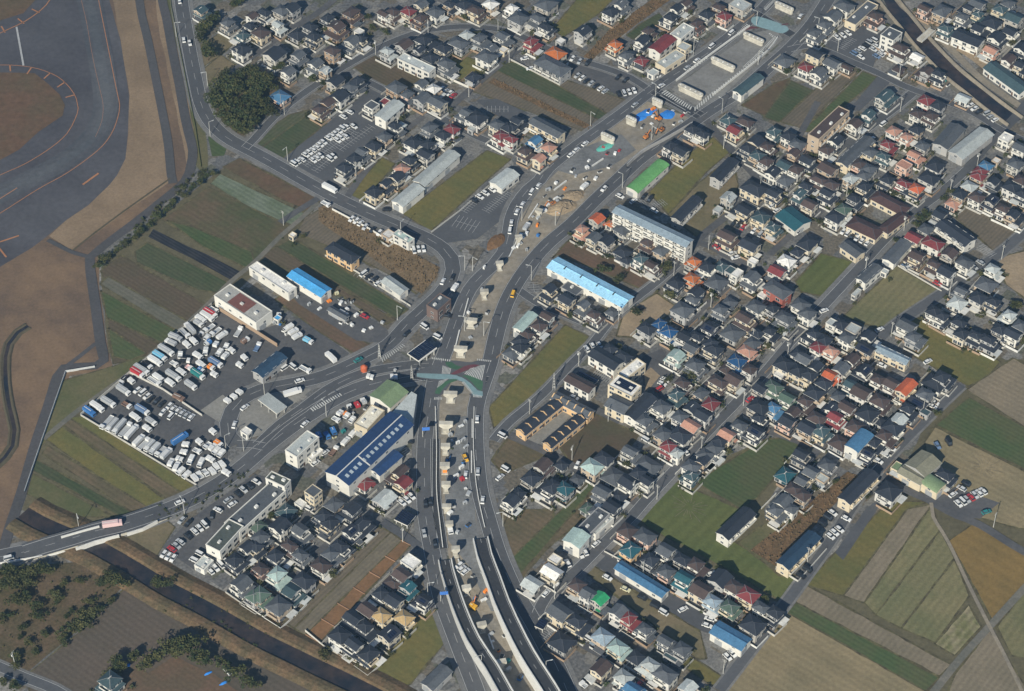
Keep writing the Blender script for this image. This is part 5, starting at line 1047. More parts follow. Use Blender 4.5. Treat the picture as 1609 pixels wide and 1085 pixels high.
def put_car(p, an, col, van, where=''):
    k = (col, van)
    if k not in CM: CM[k] = car_meshes(col, van)
    o = thing('van' if van else 'car', 'van' if van else 'car', '%s %s' % (CNV[col], 'van' if van else 'car'), 'cars on the roads and car parks', (p.x, p.y, ground_z(p.x, p.y)+.02), an, CM[k][0])
    link('window_glass', CM[k][1], o)
    for x in (-1.35, 1.35):
        for y in (-.8, .8): link('wheel', WHEEL, o, (x, y, .33))
def put_truck(p, an, col, L_, rg, bus=False):
    flat = (not bus) and rg.random() < .22 and L_ < 9; k = ('t', col, round(L_*2)/2, bus, flat)
    w = 1.08; H = 2.8 if L_ > 6 else 2.3
    if k not in CM:
        c = G().box(L_/2-1.6, L_/2, -w, w, .6, H*.85, 'V_'+(col if bus else ('w' if rg.random() < .7 else col))); c.face([(L_/2+.02, -w*.85, 1.3), (L_/2+.02, w*.85, 1.3), (L_/2+.02, w*.85, 2.1), (L_/2+.02, -w*.85, 2.1)], 'glass')
        if flat:
            b = G().box(-L_/2, L_/2-1.8, -w, w, .9, 1.1, 'V_'+('g' if col == 'w' else col)); b.box(-L_/2, L_/2-1.8, -w, -w+.1, 1.1, 1.5, 'V_'+col); b.box(-L_/2, L_/2-1.8, w-.1, w, 1.1, 1.5, 'V_'+col); b.box(-L_/2, -L_/2+.1, -w+.1, w-.1, 1.1, 1.5, 'V_'+col)
        else:
            b = G().box(-L_/2, L_/2-(1.75 if not bus else 1.6), -w, w, .9 if not bus else .6, H, 'V_'+col); b.box(-L_/2+.2, L_/2-2.0, -.12, .12, H, H+.06, 'unit')
        ch = G().box(-L_/2+.3, L_/2-.3, -.5, .5, .45, .85, 'machd')
        CM[k] = (ch.mesh('chassis'), c.mesh('cab'), b.mesh('cargo_box'))
    m = CM[k]; nm = 'bus' if bus else 'truck'
    o = thing(nm, nm, '%s %s %s' % ('long' if L_ > 7.5 else 'short', CNV[col], 'bus' if bus else 'flatbed truck' if flat else 'box truck'), 'trucks parked in the yard and on roads', (p.x, p.y, ground_z(p.x, p.y)+.02), an, m[0])
    link('cab', m[1], o); link('flatbed' if flat else 'cargo_box', m[2], o)
    for x in (-L_/2+1.2, L_/2-1.1):
        for y in (-.95, .95): link('wheel', WHEELB, o, (x, y, .5))
VEH = '''# 400 0 4.0175
R c 250 1035 295 1002 4 w;R c 322 975 435 895 10 w;R c 445 885 575 795 11 w;R c 320 1035 415 980 7 w;R c 430 940 570 855 10 w;R c 588 820 625 795 4 w;R c 475 1000 500 985 2 w;R c 1180 560 1255 600 4 m;R c 600 705 560 735 2 w
# 800 0 4.0175
R c 430 475 610 570 7 m;R c 690 485 735 505 2 m;R c 690 590 790 570 4 m;C v 1405 205 35 -30 w;C c 1280 290 35 -28 w;C c 960 540 35 -20 m;C c 390 975 35 -28 w;C c 425 945 35 -28 w;C c 480 905 35 -28 w;C c 795 660 35 -28 g;C c 1185 380 35 -28 w;C c 1125 425 35 -28 g;R c 400 370 495 400 3 m;R c 100 365 130 430 2 w;C c 245 1000 30 -25 w
# 1200 0 3.934
R c 455 230 520 200 3 m;R c 560 330 680 245 6 m;R c 600 350 700 285 5 m;C c 740 765 35 -25 w;R c 700 345 740 320 3 m;R c 1280 650 1330 690 3 m;C c 228 97 20 -28 w;C c 668 855 30 -20 m;R c 1380 700 1430 740 3 m
# 0 0 4.0175
C c 1133 5 -5 -30 w;C c 1160 250 -5 -30 w;C c 1197 270 8 28 w
# 400 270 4.0175
C b 475 110 90 45 w;C t 450 205 45 25 w;C t 500 228 45 25 w;R c 615 295 670 320 3 w;R c 700 345 790 380 3 m;R c 1005 490 1065 480 3 w;C c 1190 690 15 -30 w;C c 1250 665 10 -28 k;C t 1265 735 20 -30 w;R c 1390 180 1455 130 3 m;R c 690 640 780 700 4 m;C t 560 900 60 30 g;C c 605 930 20 10 o;C v 1073 975 30 20 w;C c 960 1020 25 -25 k;C v 1155 1040 30 15 w;C t 150 920 10 -40 a;R t 210 990 270 1040 3 w;C t 340 1070 40 20 a;C c 695 910 20 10 r;C c 1215 905 25 5 k;C c 1500 110 20 15 w;C c 835 235 25 0 k;C c 1395 180 25 0 w
# 800 270 4.0175
C c 185 85 20 -30 w;C v 145 125 20 -30 w;C c 85 205 18 -32 w;C c 50 250 15 -32 w;C c 5 370 5 -35 w;C c 15 320 5 -35 m;C v 25 770 15 -40 y;C c 600 105 -20 20 w;C c 700 150 30 15 w;C t 475 95 25 -25 w;C c 915 240 25 15 w;C t 110 350 40 -60 g;C c 785 180 30 -20 w;R c 850 155 890 170 2 m;R c 1410 510 1430 540 2 w;C c 1310 475 30 20 r;R c 1420 320 1480 345 3 m;R c 1545 370 1590 390 3 m;R c 760 400 810 420 3 w;R c 640 910 670 890 2 w;C c 825 860 30 -10 k
# 1209 270 4.0175
R c 465 375 525 400 3 m;R c 555 415 620 445 4 w;C v 185 375 25 -25 w;C c 20 210 25 -15 w;C c 50 240 25 -15 w;C c 695 995 30 -15 w;C c 345 875 25 -10 w;C c 1060 700 30 15 r;R c 860 580 880 600 2 m;C c 590 420 20 20 w;C c 125 30 25 -15 w;R c 1290 600 1330 570 2 g
# 0 540 4.0175
R t 675 500 830 565 7 W 10;R t 880 615 1050 700 6 W 8;C t 1080 755 25 -45 r 5;C t 1115 780 25 -50 w 6;R t 1140 810 1175 835 2 w 5;R t 1140 735 1165 690 2 w 4;C t 1090 690 20 -30 w 4;R t 1232 855 1405 770 6 w 5;C t 975 240 100 65 w 9;C t 1000 218 100 65 w 7;C t 1075 250 100 65 w 6;C t 780 300 100 65 g 9;C t 685 375 100 60 g 9;C t 565 435 90 60 u 8;C t 615 405 100 65 y 9;C t 895 170 100 60 g 10;C t 870 190 100 60 r 9;C t 900 425 100 60 v 9;C t 855 468 90 60 w 7;C t 885 512 90 60 t 6;C t 955 495 90 60 g 7;C t 1015 530 90 60 w 8;C t 1095 208 100 65 g 10;C t 1125 222 100 65 g 10;C t 1205 268 100 65 g 8;C t 1145 183 90 55 w 6;C t 1215 212 100 65 b 9;C t 1250 200 100 65 t 9;C t 1270 135 90 60 w 6;C t 1362 125 100 60 v 9;C t 1130 345 90 40 b 7;R t 1205 740 1270 755 2 w 6;C t 1050 48 100 60 g 11;C t 1010 85 100 60 a 9;C t 980 115 100 60 o 9;C t 925 140 90 60 k 8;R t 1310 645 1400 695 4 w 5;C t 1380 635 50 30 o 5;C t 1410 690 60 40 w 6;C t 1250 80 90 50 w 6;C b 1135 605 100 -65 u;R t 1435 365 1510 310 6 w 4;R c 870 290 930 330 4 w;R c 865 345 910 360 3 w;R c 920 330 1020 380 6 k;R c 1040 380 1210 460 9 m;R c 1030 430 1190 500 8 m;R c 1050 405 1200 480 8 m;C t 1430 820 40 20 w 5;C t 1345 560 30 20 w 4;C t 1260 625 30 20 w 4;R t 1170 640 1190 600 2 w 4;C c 1135 1000 35 -15 w;C c 1545 400 25 -20 w;C c 1580 372 25 -20 w;C c 1480 510 10 -30 w;C c 1482 470 12 -30 g;R c 1575 895 1500 945 3 m;R c 1440 985 1470 1010 3 m;R c 1380 1050 1370 1060 2 w;C t 830 240 30 20 w 4;C t 1515 140 40 20 w 4;C t 800 390 60 35 b 6;C t 1100 130 50 30 w 5;C t 930 540 60 35 w 5;C t 1245 680 60 30 w 5;C t 1330 735 60 30 w 5;R t 780 235 850 265 3 k 5
# 230 480 8.04
R t 210 840 90 925 2 w 9;C t 250 600 200 100 g 11;C t 160 640 150 110 a 8;R t 300 470 360 410 3 g 8;R t 480 350 560 310 3 g 9;C t 690 180 100 60 w 7;C t 660 235 100 60 g 6;C t 585 235 40 20 w 5;C t 770 150 150 90 y 9;C t 810 110 150 90 r 9;C t 850 60 100 60 w 6;R t 800 290 950 390 6 w 7;R t 870 230 980 260 3 w 8;R t 1020 310 1160 350 4 w 7;R t 1140 430 1230 370 2 r 7;C t 1250 450 80 -60 b 5;R t 1270 510 1400 540 4 v 7;R t 520 510 600 460 3 w 5;R t 600 580 750 590 3 w 5;C t 670 640 130 80 w 8;C t 690 745 130 90 w 9;C t 880 720 180 110 v 10;C t 820 790 40 20 o 4;C t 690 830 40 20 u 4;R t 920 610 1000 640 3 w 5;R t 560 640 430 640 3 w 4;R t 880 500 1010 530 4 w 4;C t 1080 580 50 30 w 4;C t 1185 760 50 30 w 4;C t 860 880 60 30 w 4;R t 680 380 760 420 3 m 4;R t 640 520 700 550 3 w 4;R t 780 480 830 520 3 u 4;C t 1020 470 40 20 o 4;C t 940 470 60 40 g 6;C t 830 640 60 30 w 5;C t 740 600 50 30 w 5;C t 350 740 60 40 w 5;C t 540 790 50 30 p 4;R t 470 790 500 700 2 k 5;C t 1310 620 100 -40 v 7;C t 1240 670 50 40 w 4
# 400 540 4.0175
C b 240 312 100 -30 w;C c 285 232 30 -10 w;C c 655 100 35 -20 t;C t 515 480 50 30 w 5;C t 575 620 40 -45 w 6;C t 625 568 40 -45 w 6;R t 480 90 500 80 2 W 9;C t 320 165 90 50 w 7;C v 245 145 40 30 w;C v 190 150 30 -20 w;C c 318 505 30 -28 w;C c 343 490 30 -28 m;C c 385 750 28 -20 w;C c 445 685 28 -20 w;C t 500 680 50 -60 b 7;R t 410 590 500 560 4 u 5;R t 540 440 620 480 4 w 4;R t 600 400 690 370 4 m 4;C c 1405 475 2 -35 w;C c 1410 805 2 -35 m;C c 1440 985 4 -35 w;C c 1333 825 4 -30 w;C c 1110 1000 2 30 k;C c 1080 1010 2 30 k;C c 1550 840 30 -25 w;C v 1585 790 35 20 w;C c 1565 580 30 15 w;R c 930 1000 990 960 3 w;C v 340 1040 30 15 w;R c 530 540 490 590 2 w;C c 945 580 35 0 k;C c 975 615 35 0 k;C c 12 870 25 15 w;C c 1330 720 10 20 y;C t 880 215 60 -5 w 4;C t 730 215 50 10 w 4
# 800 540 4.0175
C c 430 765 -15 30 w;R c 985 225 965 250 3 w;C c 950 285 30 -20 r;C c 1520 350 25 -20 r;C c 865 605 25 15 w;R c 490 30 570 5 5 m;C c 5 790 30 15 k;C c 410 340 25 10 w;R c 1110 680 1130 670 2 w;C c 670 900 30 10 w
# 1209 540 4.0175
R c 1030 395 1045 370 2 w;C c 1160 950 30 -20 w;R c 1210 910 1240 880 2 m;R c 1195 1010 1350 930 7 m;R c 1225 1020 1300 960 4 w;R c 1270 935 1330 905 3 w;C c 400 1065 30 20 w;R c 770 660 690 740 3 w;C c 1000 110 40 -20 w;C c 710 135 25 10 w;R c 180 990 250 880 4 w;C c 1370 1060 30 -10 t;R c 1130 620 1060 640 2 m
# 0 810 4.0175
C b 712 73 100 -15 p;C v 55 268 45 -12 w;R c 1225 95 1290 55 4 m;R c 1035 240 1095 265 3 w;R c 1085 210 1140 165 3 m;R c 1125 180 1190 130 3 k;R v 1225 280 1260 240 2 w;C c 1435 980 1 1 w;R c 1330 350 1430 290 5 w;C c 1475 180 30 -20 w;R c 1150 25 1190 45 2 m
# 300 730 6.2
R c 560 205 650 160 3 m;C c 485 270 45 35 w;R c 350 360 400 320 2 w;R c 310 410 440 350 4 k;C c 255 450 45 35 w;R c 205 490 270 490 2 k;R c 35 640 110 580 3 w;C c 125 555 45 35 k
# 400 810 4.0175
R c 1290 315 1335 350 3 w;C c 1345 375 20 10 u;C t 1380 580 30 15 y 4;C t 1235 95 10 40 w 5;R c 915 590 985 580 2 w;C c 1070 110 10 40 m;C c 1140 180 10 40 m
# 800 810 4.0175
C c 620 390 45 25 w;C c 665 420 45 25 E;C c 735 463 45 20 c;C c 840 515 40 20 k;C c 870 538 40 20 w;C c 920 568 40 20 k;C v 975 610 50 30 w;C c 1020 630 35 20 k;R c 1380 890 1410 870 3 w;C c 1098 590 30 -15 w;C c 550 178 30 -25 w;C c 235 490 25 -25 w;R c 1245 690 1265 650 2 w;R t 470 1070 510 1040 2 w 4;R c 370 300 400 290 3 w;R c 800 730 860 755 3 w;C c 1275 365 25 -10 w;R c 480 230 450 240 2 w
# 1209 810 4.0175
R c 385 130 440 85 6 w;C c 485 18 30 15 w;C c 335 48 25 15 k;C c 370 10 25 15 k;R c 200 380 240 340 2 k'''
CARPOS = []
rv = random.Random(3)
def mixcol(c, kind):
    if c in 'ory' and kind == 't' and rv.random() < .45: return 'w'
    if c == 'm': return rv.choice('wwwwwsskkkggvwwwskkgr')
    if c == 'W': return rv.choice('wwwgws')
    return c
VQ = []
for l in VEH.split('\n'):
    if l.startswith('#'): t = l[1:].split(); org = (float(t[0]), float(t[1])); f = float(t[2]); continue
    for r in l.split(';'):
        t = r.split(); A = lambda x, y: at(org[0]+float(x)/f, org[1]+float(y)/f, 0.8)
        if t[0] == 'C':
            kind, x, y, dx, dy, col = t[1:7]; ln = float(t[7]) if len(t) > 7 else (10 if kind == 'b' else 6); p = A(x, y); q = A(float(x)+float(dx), float(y)+float(dy)); VQ.append((kind, p, math.atan2(q.y-p.y, q.x-p.x), mixcol(col, kind), ln))
        else:
            kind, x1, y1, x2, y2, n, col = t[1:8]; n = int(n); ln = float(t[8]) if len(t) > 8 else 6; p, q = A(x1, y1), A(x2, y2); d = (q-p)
            sp = d.length/max(1, n-1); perp = math.atan2(d.y, d.x)+math.pi/2
            if math.sin(perp) > 0: perp += math.pi
            if kind in 'cv' and sp < 2.1: n = max(1, int(d.length/2.3)+1)
            if kind == 't' and sp < 2.6: n = max(1, int(d.length/2.7)+1)
            for i in range(n):
                c = p.lerp(q, i/max(1, n-1)) if n > 1 else p; jl = .5 if kind == 't' else .35; an = perp+rv.uniform(-.03, .03)+(math.pi if rv.random() < .4 else 0)
                c = c+Vector((math.cos(perp), math.sin(perp), 0))*rv.uniform(-jl, jl); VQ.append((kind, c, an, mixcol(col, kind), ln*rv.uniform(.9, 1.08)))
ncar = 0; BX = []
def corners(p, an, l, w):
    c, s = math.cos(an), math.sin(an); return [(p.x+c*a*l/2-s*b*w/2, p.y+s*a*l/2+c*b*w/2) for a, b in ((-1, -1), (1, -1), (1, 1), (-1, 1))]
def clash(q):
    for o in BX:
        if abs(o[0][0]-q[0][0]) > 14 or abs(o[0][1]-q[0][1]) > 14: continue
        hit = True
        for A in (o, q):
            for i in (0, 1):
                ex, ey = A[i+1][0]-A[i][0], A[i+1][1]-A[i][1]; a = [x*ex+y*ey for x, y in o]; b = [x*ex+y*ey for x, y in q]
                if max(a) < min(b) or max(b) < min(a): hit = False
        if hit: return True
    return False
for kind, p, an, col, ln in VQ:
    p = Vector((p.x, p.y, 0)); ln *= .84
    q = corners(p, an, (4.3 if kind in 'cv' else ln)+.1, 1.75 if kind in 'cv' else 2.3)
    if clash(q): continue
    BX.append(q); CARPOS.append((p.x, p.y))
    if kind in 'cv': put_car(p, an, col, kind == 'v' or rv.random() < .15); ncar += 1
    else: put_truck(p, an, col, ln, rv, kind == 'b')
# cars standing beside houses and on the streets
rc = random.Random(11)
for h in sorted(HL, key=lambda h: (h['p']-CAM).length):
    if ncar >= 296: break
    if rc.random() < .45: continue
    p = h['p']; an = heading(p.x, p.y); sd = rc.choice((0, 1, 1, 2)); r = (h['a'] if sd in (0, 2) else h['b'])/2+1.9; d = an+(math.pi if sd == 0 else -math.pi/2 if sd == 1 else 0)
    c = Vector((p.x+math.cos(d)*r+rc.uniform(-1.5, 1.5), p.y+math.sin(d)*r+rc.uniform(-1.5, 1.5), 0))
    if in_big(c.x, c.y, 1.5) or near_road(c.x, c.y, .6): continue
    if any((c.x-a)**2+(c.y-b)**2 < 11 for a, b in CARPOS): continue
    if any((c.x-a)**2+(c.y-b)**2 < (r_*.95+1)**2 for a, b, r_ in HOUSE_POS): continue
    x, y = px_of(c)
    if not (5 < x < 1600 and 5 < y < 1080): continue
    CARPOS.append((c.x, c.y)); put_car(c, an+(0 if rc.random() < .5 else math.pi/2), rc.choice('wwwwskkgrvu'), rc.random() < .3); ncar += 1

# ------------------------------------------------------------------ trees, shrubs, reeds
def crown(seed, n, sz, mat, flat=.75):
    rg = random.Random(seed); g = G(); lobes = [(Vector((rg.gauss(0, .42), rg.gauss(0, .42), rg.uniform(-.25, .45)*flat)), rg.uniform(.38, .62)) for _ in range(9)]
    for i in range(n):
        c, r = rg.choice(lobes); d = Vector((rg.gauss(0, 1), rg.gauss(0, 1), rg.gauss(.25, 1))).normalized(); p = c+d*r*rg.uniform(.65, 1.05)*Vector((1, 1, flat)).length/1.6
        u = Vector((rg.gauss(0, 1), rg.gauss(0, 1), rg.gauss(0, 1))).normalized(); v = (d*.6+Vector((rg.gauss(0, 1), rg.gauss(0, 1), rg.gauss(0, 1)))).cross(u).normalized(); s = sz*rg.uniform(.6, 1.3)
        g.face([p-u*s, p-v*s*.7, p+u*s, p+v*s*.7], mat)
    return g
CR = [crown(s, 420, .15, m) for s, m in ((1, 'leafd'), (2, 'leafd'), (3, 'leafo'), (4, 'leafd'), (5, 'leafo'))]; CRM = [c.mesh('crown') for c in CR]
def trunk_mesh():
    g = G(); n = 7
    def tube(a, b, r0, r1):
        a, b = Vector(a), Vector(b); d = (b-a).normalized(); u = d.orthogonal().normalized(); v = d.cross(u)
        for i in range(n):
            t0, t1 = 2*math.pi*i/n, 2*math.pi*(i+1)/n; c = lambda t, r, o: o+u*math.cos(t)*r+v*math.sin(t)*r; g.face([c(t0, r0, a), c(t1, r0, a), c(t1, r1, b), c(t0, r1, b)], 'trunk')
    tube((0, 0, -.02), (0.02, .02, .55), .05, .035)
    for q in ((.3, .1, .8), (-.25, .2, .85), (.05, -.3, .8), (0, .05, 1)): tube((0.02, .02, .5), q, .025, .01)
    return g.mesh('trunk')
TRK = trunk_mesh()
TREES = '''# 0 0 4.0175
1290 170 6 10;1265 220 5 9;1350 110 5 8;1310 335 6 10;1300 300 4 8;1470 20 4 6;1520 10 4 6
1400 540 5 9;1450 500 6 10;1520 470 5 10;1580 450 6 10;1340 600 5 9;1400 620 6 11;1460 580 6 11;1520 560 6 11;1580 530 5 10;1370 660 5 9;1430 680 6 11;1500 650 6 11;1560 620 6 10;1600 600 5 10;1400 720 5 8;1460 740 6 10;1520 720 6 11;1580 690 6 11;1430 770 4 7;1500 790 6 9;1560 770 6 10;1540 820 5 7;1600 760 5 9;1490 540 5 10;1350 570 4 8;1410 470 4 8
# 400 0 4.0175
20 480 6 10;60 500 6 10;100 540 5 9;30 560 6 10;20 620 6 10;60 640 5 9;110 700 4 7;80 690 5 8;10 700 6 9;360 490 4 5;170 420 4 5;130 430 3 4;740 170 3 4;830 200 3 4;1090 110 3 4
# 800 270 4.0175
690 670 4 6;600 610 4 6;1010 770 4 6;1000 600 4 6;810 880 4 6;1280 770 4 5;1010 590 3 5;860 600 3 5
# 1209 270 4.0175
960 290 4 5;980 260 4 5;930 330 3 5;1100 170 3 4;1140 120 3 4;810 430 3 4;110 990 4 5;70 1000 4 5;1550 830 4 5;1580 840 3 5;250 170 3 4
# 800 540 4.0175
1150 200 4 6;1130 170 4 5;740 760 3 5;1010 220 3 4
# 0 810 4.0175
20 350 5 7;80 340 5 7;150 370 5 6;60 400 5 7;200 340 5 7;260 330 5 7;100 440 4 6;30 430 5 6;180 420 4 6;310 340 4 6;100 530 5 7;160 510 4 6;240 560 4 5;235 630 4 5;340 490 4 5;10 640 3 4;145 700 3 4;290 745 3 4;180 800 3 4;110 890 4 4;100 940 3 4;640 425 4 5;700 410 5 6;760 410 5 6;680 390 4 6;580 610 4 5;540 660 4 5;500 680 5 6;460 710 4 5;400 780 4 5;620 590 3 4;700 530 3 4;560 540 3 4;730 920 4 7;770 940 4 7;750 960 4 6;840 880 4 7;930 930 5 7;1000 880 5 8;1060 830 5 9;1120 800 6 10;1180 830 6 10;1240 870 5 10;1290 910 5 9;1100 860 5 8;1210 790 5 9;1440 960 4 7;1490 980 5 7;1560 1030 4 7;1600 1060 4 6;1400 920 4 6;710 985 4 5;30 1050 3 5;80 1070 4 5;1040 430 4 5;980 410 4 4;410 420 3 3;500 410 3 3;370 530 3 3;450 600 2 3;130 770 2 3;230 860 3 3;420 630 2 3;60 630 2 3;510 600 3 4
# 400 810 4.0175
440 870 4 6;110 0 3 4
# 400 540 4.0175
1250 660 1 1
# 0 270 4.0175
620 590 3 5;680 540 3 5;740 490 3 4;790 450 3 4;850 410 3 4;900 370 3 5;940 330 3 4;1000 280 4 5;1050 240 3 4;1100 190 3 4;1160 150 3 4;1210 100 3 4;1260 60 3 5;1300 30 3 4;1340 10 3 4;870 380 2 4;970 310 2 3;1080 210 2 3'''
rt = random.Random(5); TP = []
for l in TREES.split('\n'):
    if l.startswith('#'): t = l[1:].split(); org = (float(t[0]), float(t[1])); f = float(t[2]); continue
    for r in l.split(';'):
        x, y, rad, h = map(float, r.split()); TP.append((org[0]+x/f, org[1]+y/f, rad*.62, h*.8))
for x, y, rad, h in TP:
    p = at(x, y, h*.6); k = rt.choice((0, 1, 3)) if (y < 240 or rt.random() < .5) else rt.choice((2, 4, 0)); look = ('dark evergreen' if k in (0, 1, 3) else 'olive green')+(' small' if rad < 2.2 else '')+' tree'
    o = thing('tree', 'tree', look, 'trees', (p.x, p.y, 0), rt.uniform(0, 6.28)); c = link('crown', CRM[k], o, (0, 0, h*.62)); c.scale = (rad*1.15, rad*1.15, h*.42); b = link('trunk', TRK, o); b.scale = (h*.6, h*.6, h*.62)
rt = random.Random(77); n_ = 0            # garden trees between the houses
for h in HL:
    if rt.random() < .75 or n_ > 120: continue
    p = h['p']; an = heading(p.x, p.y); u = rt.choice((-1, 1))*(h['a']/2+rt.uniform(1.5, 2.6)); v = rt.choice((-1, 1))*(h['b']/2+rt.uniform(1.5, 2.6))
    x = p.x+u*math.cos(an)-v*math.sin(an); y = p.y+u*math.sin(an)+v*math.cos(an)
    if near_road(x, y, .8) or in_big(x, y, 1) or any((x-a)**2+(y-b)**2 < 9 for a, b in CARPOS) or in_house(x, y, .3): continue
    n_ += 1; k = rt.choice((0, 1, 2, 4)); rad = rt.uniform(1.0, 1.9); hh = rt.uniform(2.6, 4.6)
    o = thing('garden_tree', 'tree', ('dark evergreen' if k < 2 else 'olive green')+' garden tree', 'garden trees between the houses', (x, y, 0), rt.uniform(0, 6)); c = link('crown', CRM[k], o, (0, 0, hh*.62)); c.scale = (rad*1.15, rad*1.15, hh*.42); b = link('trunk', TRK, o); b.scale = (hh*.6, hh*.6, hh*.62)
shr = G(); rs = random.Random(9); SC = [crown(20+i, 46, .34, 'leafg', .8) for i in range(3)]+[crown(30, 40, .34, 'leafo', .8)]
cnt = 0
for h in HL:
    p = h['p']; an = heading(p.x, p.y)
    for _ in range(rs.choice((1, 2, 3, 3, 4))):
        u = rs.uniform(-1, 1)*(h['a']/2+2.4); v = rs.choice((-1, 1))*(h['b']/2+rs.uniform(1.2, 2.8))
        if rs.random() < .5: u = rs.choice((-1, 1))*(h['a']/2+rs.uniform(1.2, 2.6)); v = rs.uniform(-1, 1)*(h['b']/2+2.4)
        x = p.x+u*math.cos(an)-v*math.sin(an); y = p.y+u*math.sin(an)+v*math.cos(an)
        if near_road(x, y, .3) or in_big(x, y, .5) or any((x-a)**2+(y-b)**2 < 9 for a, b in CARPOS): continue
        s = rs.uniform(.5, 1.5); shr.add(rs.choice(SC), Matrix.Translation((x, y, s*.7)) @ Matrix.Rotation(rs.uniform(0, 6), 4, 'Z') @ Matrix.Scale(s, 4)); cnt += 1
o = struct('garden_shrubs', shr, 'stuff'); o['label'] = 'clipped shrubs and bushes in the gardens between houses'; o['category'] = 'shrubs'
def tufts(names, per, hgt, sz, mat, name, label, seed):
    rg = random.Random(seed); g = G()
    for (x0, x1, y0, y1, pl, z, n, m) in POLYS:
        if m not in names: continue
        for _ in range(int((x1-x0)*(y1-y0)*per)):
            x, y = rg.uniform(x0, x1), rg.uniform(y0, y1)
            if not inside(x, y, pl): continue
            a = rg.uniform(0, 3.14); hh = hgt*rg.uniform(.5, 1.3); w = sz*rg.uniform(.5, 1.2)
            for k in range(2): dx, dy = math.cos(a+k*1.5)*w, math.sin(a+k*1.5)*w; g.face([(x-dx, y-dy, z), (x+dx, y+dy, z), (x+dx*.6+rg.uniform(-.3, .3), y+dy*.6, z+hh), (x-dx*.6, y-dy*.6, z+hh)], mat)
    if g.f: o = struct(name, g, 'stuff'); o['label'] = label; o['category'] = 'reeds' if 'reed' in name else 'grass'
tufts(('reed', 'reedl'), .35, .8, .35, 'reedl', 'reeds', 'tall dry brown reeds on the abandoned strips', 4)
tufts(('wood',), .035, .7, .55, 'leafo', 'undergrowth', 'low scrubby undergrowth on the bare heath and wood floor', 6)
g = G(); rb = random.Random(8)         # brush along the airfield fence and the canal banks
def brush(px, w, n, hh):
    L_ = smooth([at(x, y) for x, y in pp(px)], 3)
    for _ in range(n):
        c = rb.choice(L_); x, y = c.x+rb.gauss(0, w), c.y+rb.gauss(0, w); s = rb.uniform(.4, 1)*hh; g.add(rb.choice(SC), Matrix.Translation((x, y, s*.6)) @ Matrix.Rotation(rb.uniform(0, 6), 4, 'Z') @ Matrix.Scale(s, 4))
brush('155 412 190 385 230 348 270 312 300 285 322 270', 1.4, 80, 1.3); brush('200 908 255 943 330 980 400 1022', 1.6, 50, .8); brush('300 922 360 954 440 994', 2.5, 60, .8); brush('240 815 300 795 340 780 380 745', 1.8, 60, .9)
o = struct('roadside_brush', g, 'stuff'); o['label'] = 'brown-green brush along the airfield road and canal banks'; o['category'] = 'brush'

# ------------------------------------------------------------------ poles, lamps, yard clutter
def pole_mesh():
    g = G(); n = 6
    for i in range(n):
        a, b = 2*math.pi*i/n, 2*math.pi*(i+1)/n; g.face([(.18*math.cos(a), .18*math.sin(a), 0), (.18*math.cos(b), .18*math.sin(b), 0), (.12*math.cos(b), .12*math.sin(b), 9.5), (.12*math.cos(a), .12*math.sin(a), 9.5)], 'pole')
    return g.mesh('pole_shaft')
PM = pole_mesh(); XA = G().box(-1.1, 1.1, -.06, .06, 8.9, 9.05, 'pole').box(-.8, .8, -.06, .06, 8.1, 8.25, 'pole').mesh('crossarm'); TR = G().box(.2, .7, -.25, .25, 7.0, 7.9, 'unit').mesh('transformer')
LA = G().box(0, 2.2, -.07, .07, 9.3, 9.42, 'lamp').mesh('lamp_arm'); LH = G().box(1.9, 2.9, -.18, .18, 9.15, 9.32, 'lamp').mesh('lamp_head')
rp = random.Random(2); PN = 0
for (n, w, L_, N_, zr, m) in RD:
    if n not in ('street', 'trunk_road'): continue
    lamp = n == 'trunk_road'; acc = rp.uniform(5, 20); side = rp.choice((-1, 1))
    for i in range(1, len(L_)):
        acc += (L_[i]-L_[i-1]).length
        if acc < (38 if lamp else 33): continue
        acc = 0; p = L_[i]+N_[i]*side*(w/2+(1.6 if lamp else .8)); X, Y = px_of(p)
        if not (4 < X < 1605 and 8 < Y < 1083) or in_big(p.x, p.y, .3) or in_house(p.x, p.y, -.5): continue
        if any(abs(p.x-a) < 2.5 and abs(p.y-b) < 2.5 for a, b in CARPOS): continue
        if near_road(p.x, p.y, .2) or (abs(X-725) < 48 and abs(Y-592) < 32): continue
        rz = math.atan2(N_[i].y, N_[i].x)+(math.pi if side > 0 else 0)
        o = thing('street_lamp' if lamp else 'utility_pole', 'street lamp' if lamp else 'utility pole', 'grey arm street lamp' if lamp else 'concrete utility pole', 'street lamps of the trunk roads' if lamp else 'utility poles along the streets', (p.x, p.y, 0), rz, PM); PN += 1
        if lamp: link('lamp_arm', LA, o); link('lamp_head', LH, o); side = -side
        else:
            link('crossarm', XA, o)
            if rp.random() < .5: link('transformer', TR, o)
def pylon(x, y, h, label):
    p = at(x, y); o = thing('signal_mast', 'mast', '', None, (p.x, p.y, 0), label=label); g = G()
    for a, b in ((-.6, -.6), (.6, -.6), (.6, .6), (-.6, .6)):
        g.face([(a, b, 0), (a+.15, b, 0), (a*.2+.1, b*.2, h), (a*.2, b*.2, h)], 'pole'); g.face([(a, b, 0), (a, b+.15, 0), (a*.2, b*.2+.1, h), (a*.2, b*.2, h)], 'pole')
    for k in range(6): z = h*k/6; s = .6*(1-.8*k/6); g.box(-s, s, -s, s, z, z+.12, 'pole')
    o2 = link('lattice', g.mesh('lattice'), o)
pylon(870, 612, 11, 'grey lattice mast beside the orange-walled row houses'); pylon(647, 596, 9, 'pale lattice mast left of the central junction'); pylon(596, 562, 9, 'white lattice sign mast between the two merging roads')
MATN = [('white', 'V_w'), ('grey', 'V_g'), ('blue', 'V_u'), ('orange', 'V_o'), ('green', 'V_t'), ('cream', 'V_c'), ('red', 'V_r')]
rk = random.Random(21)
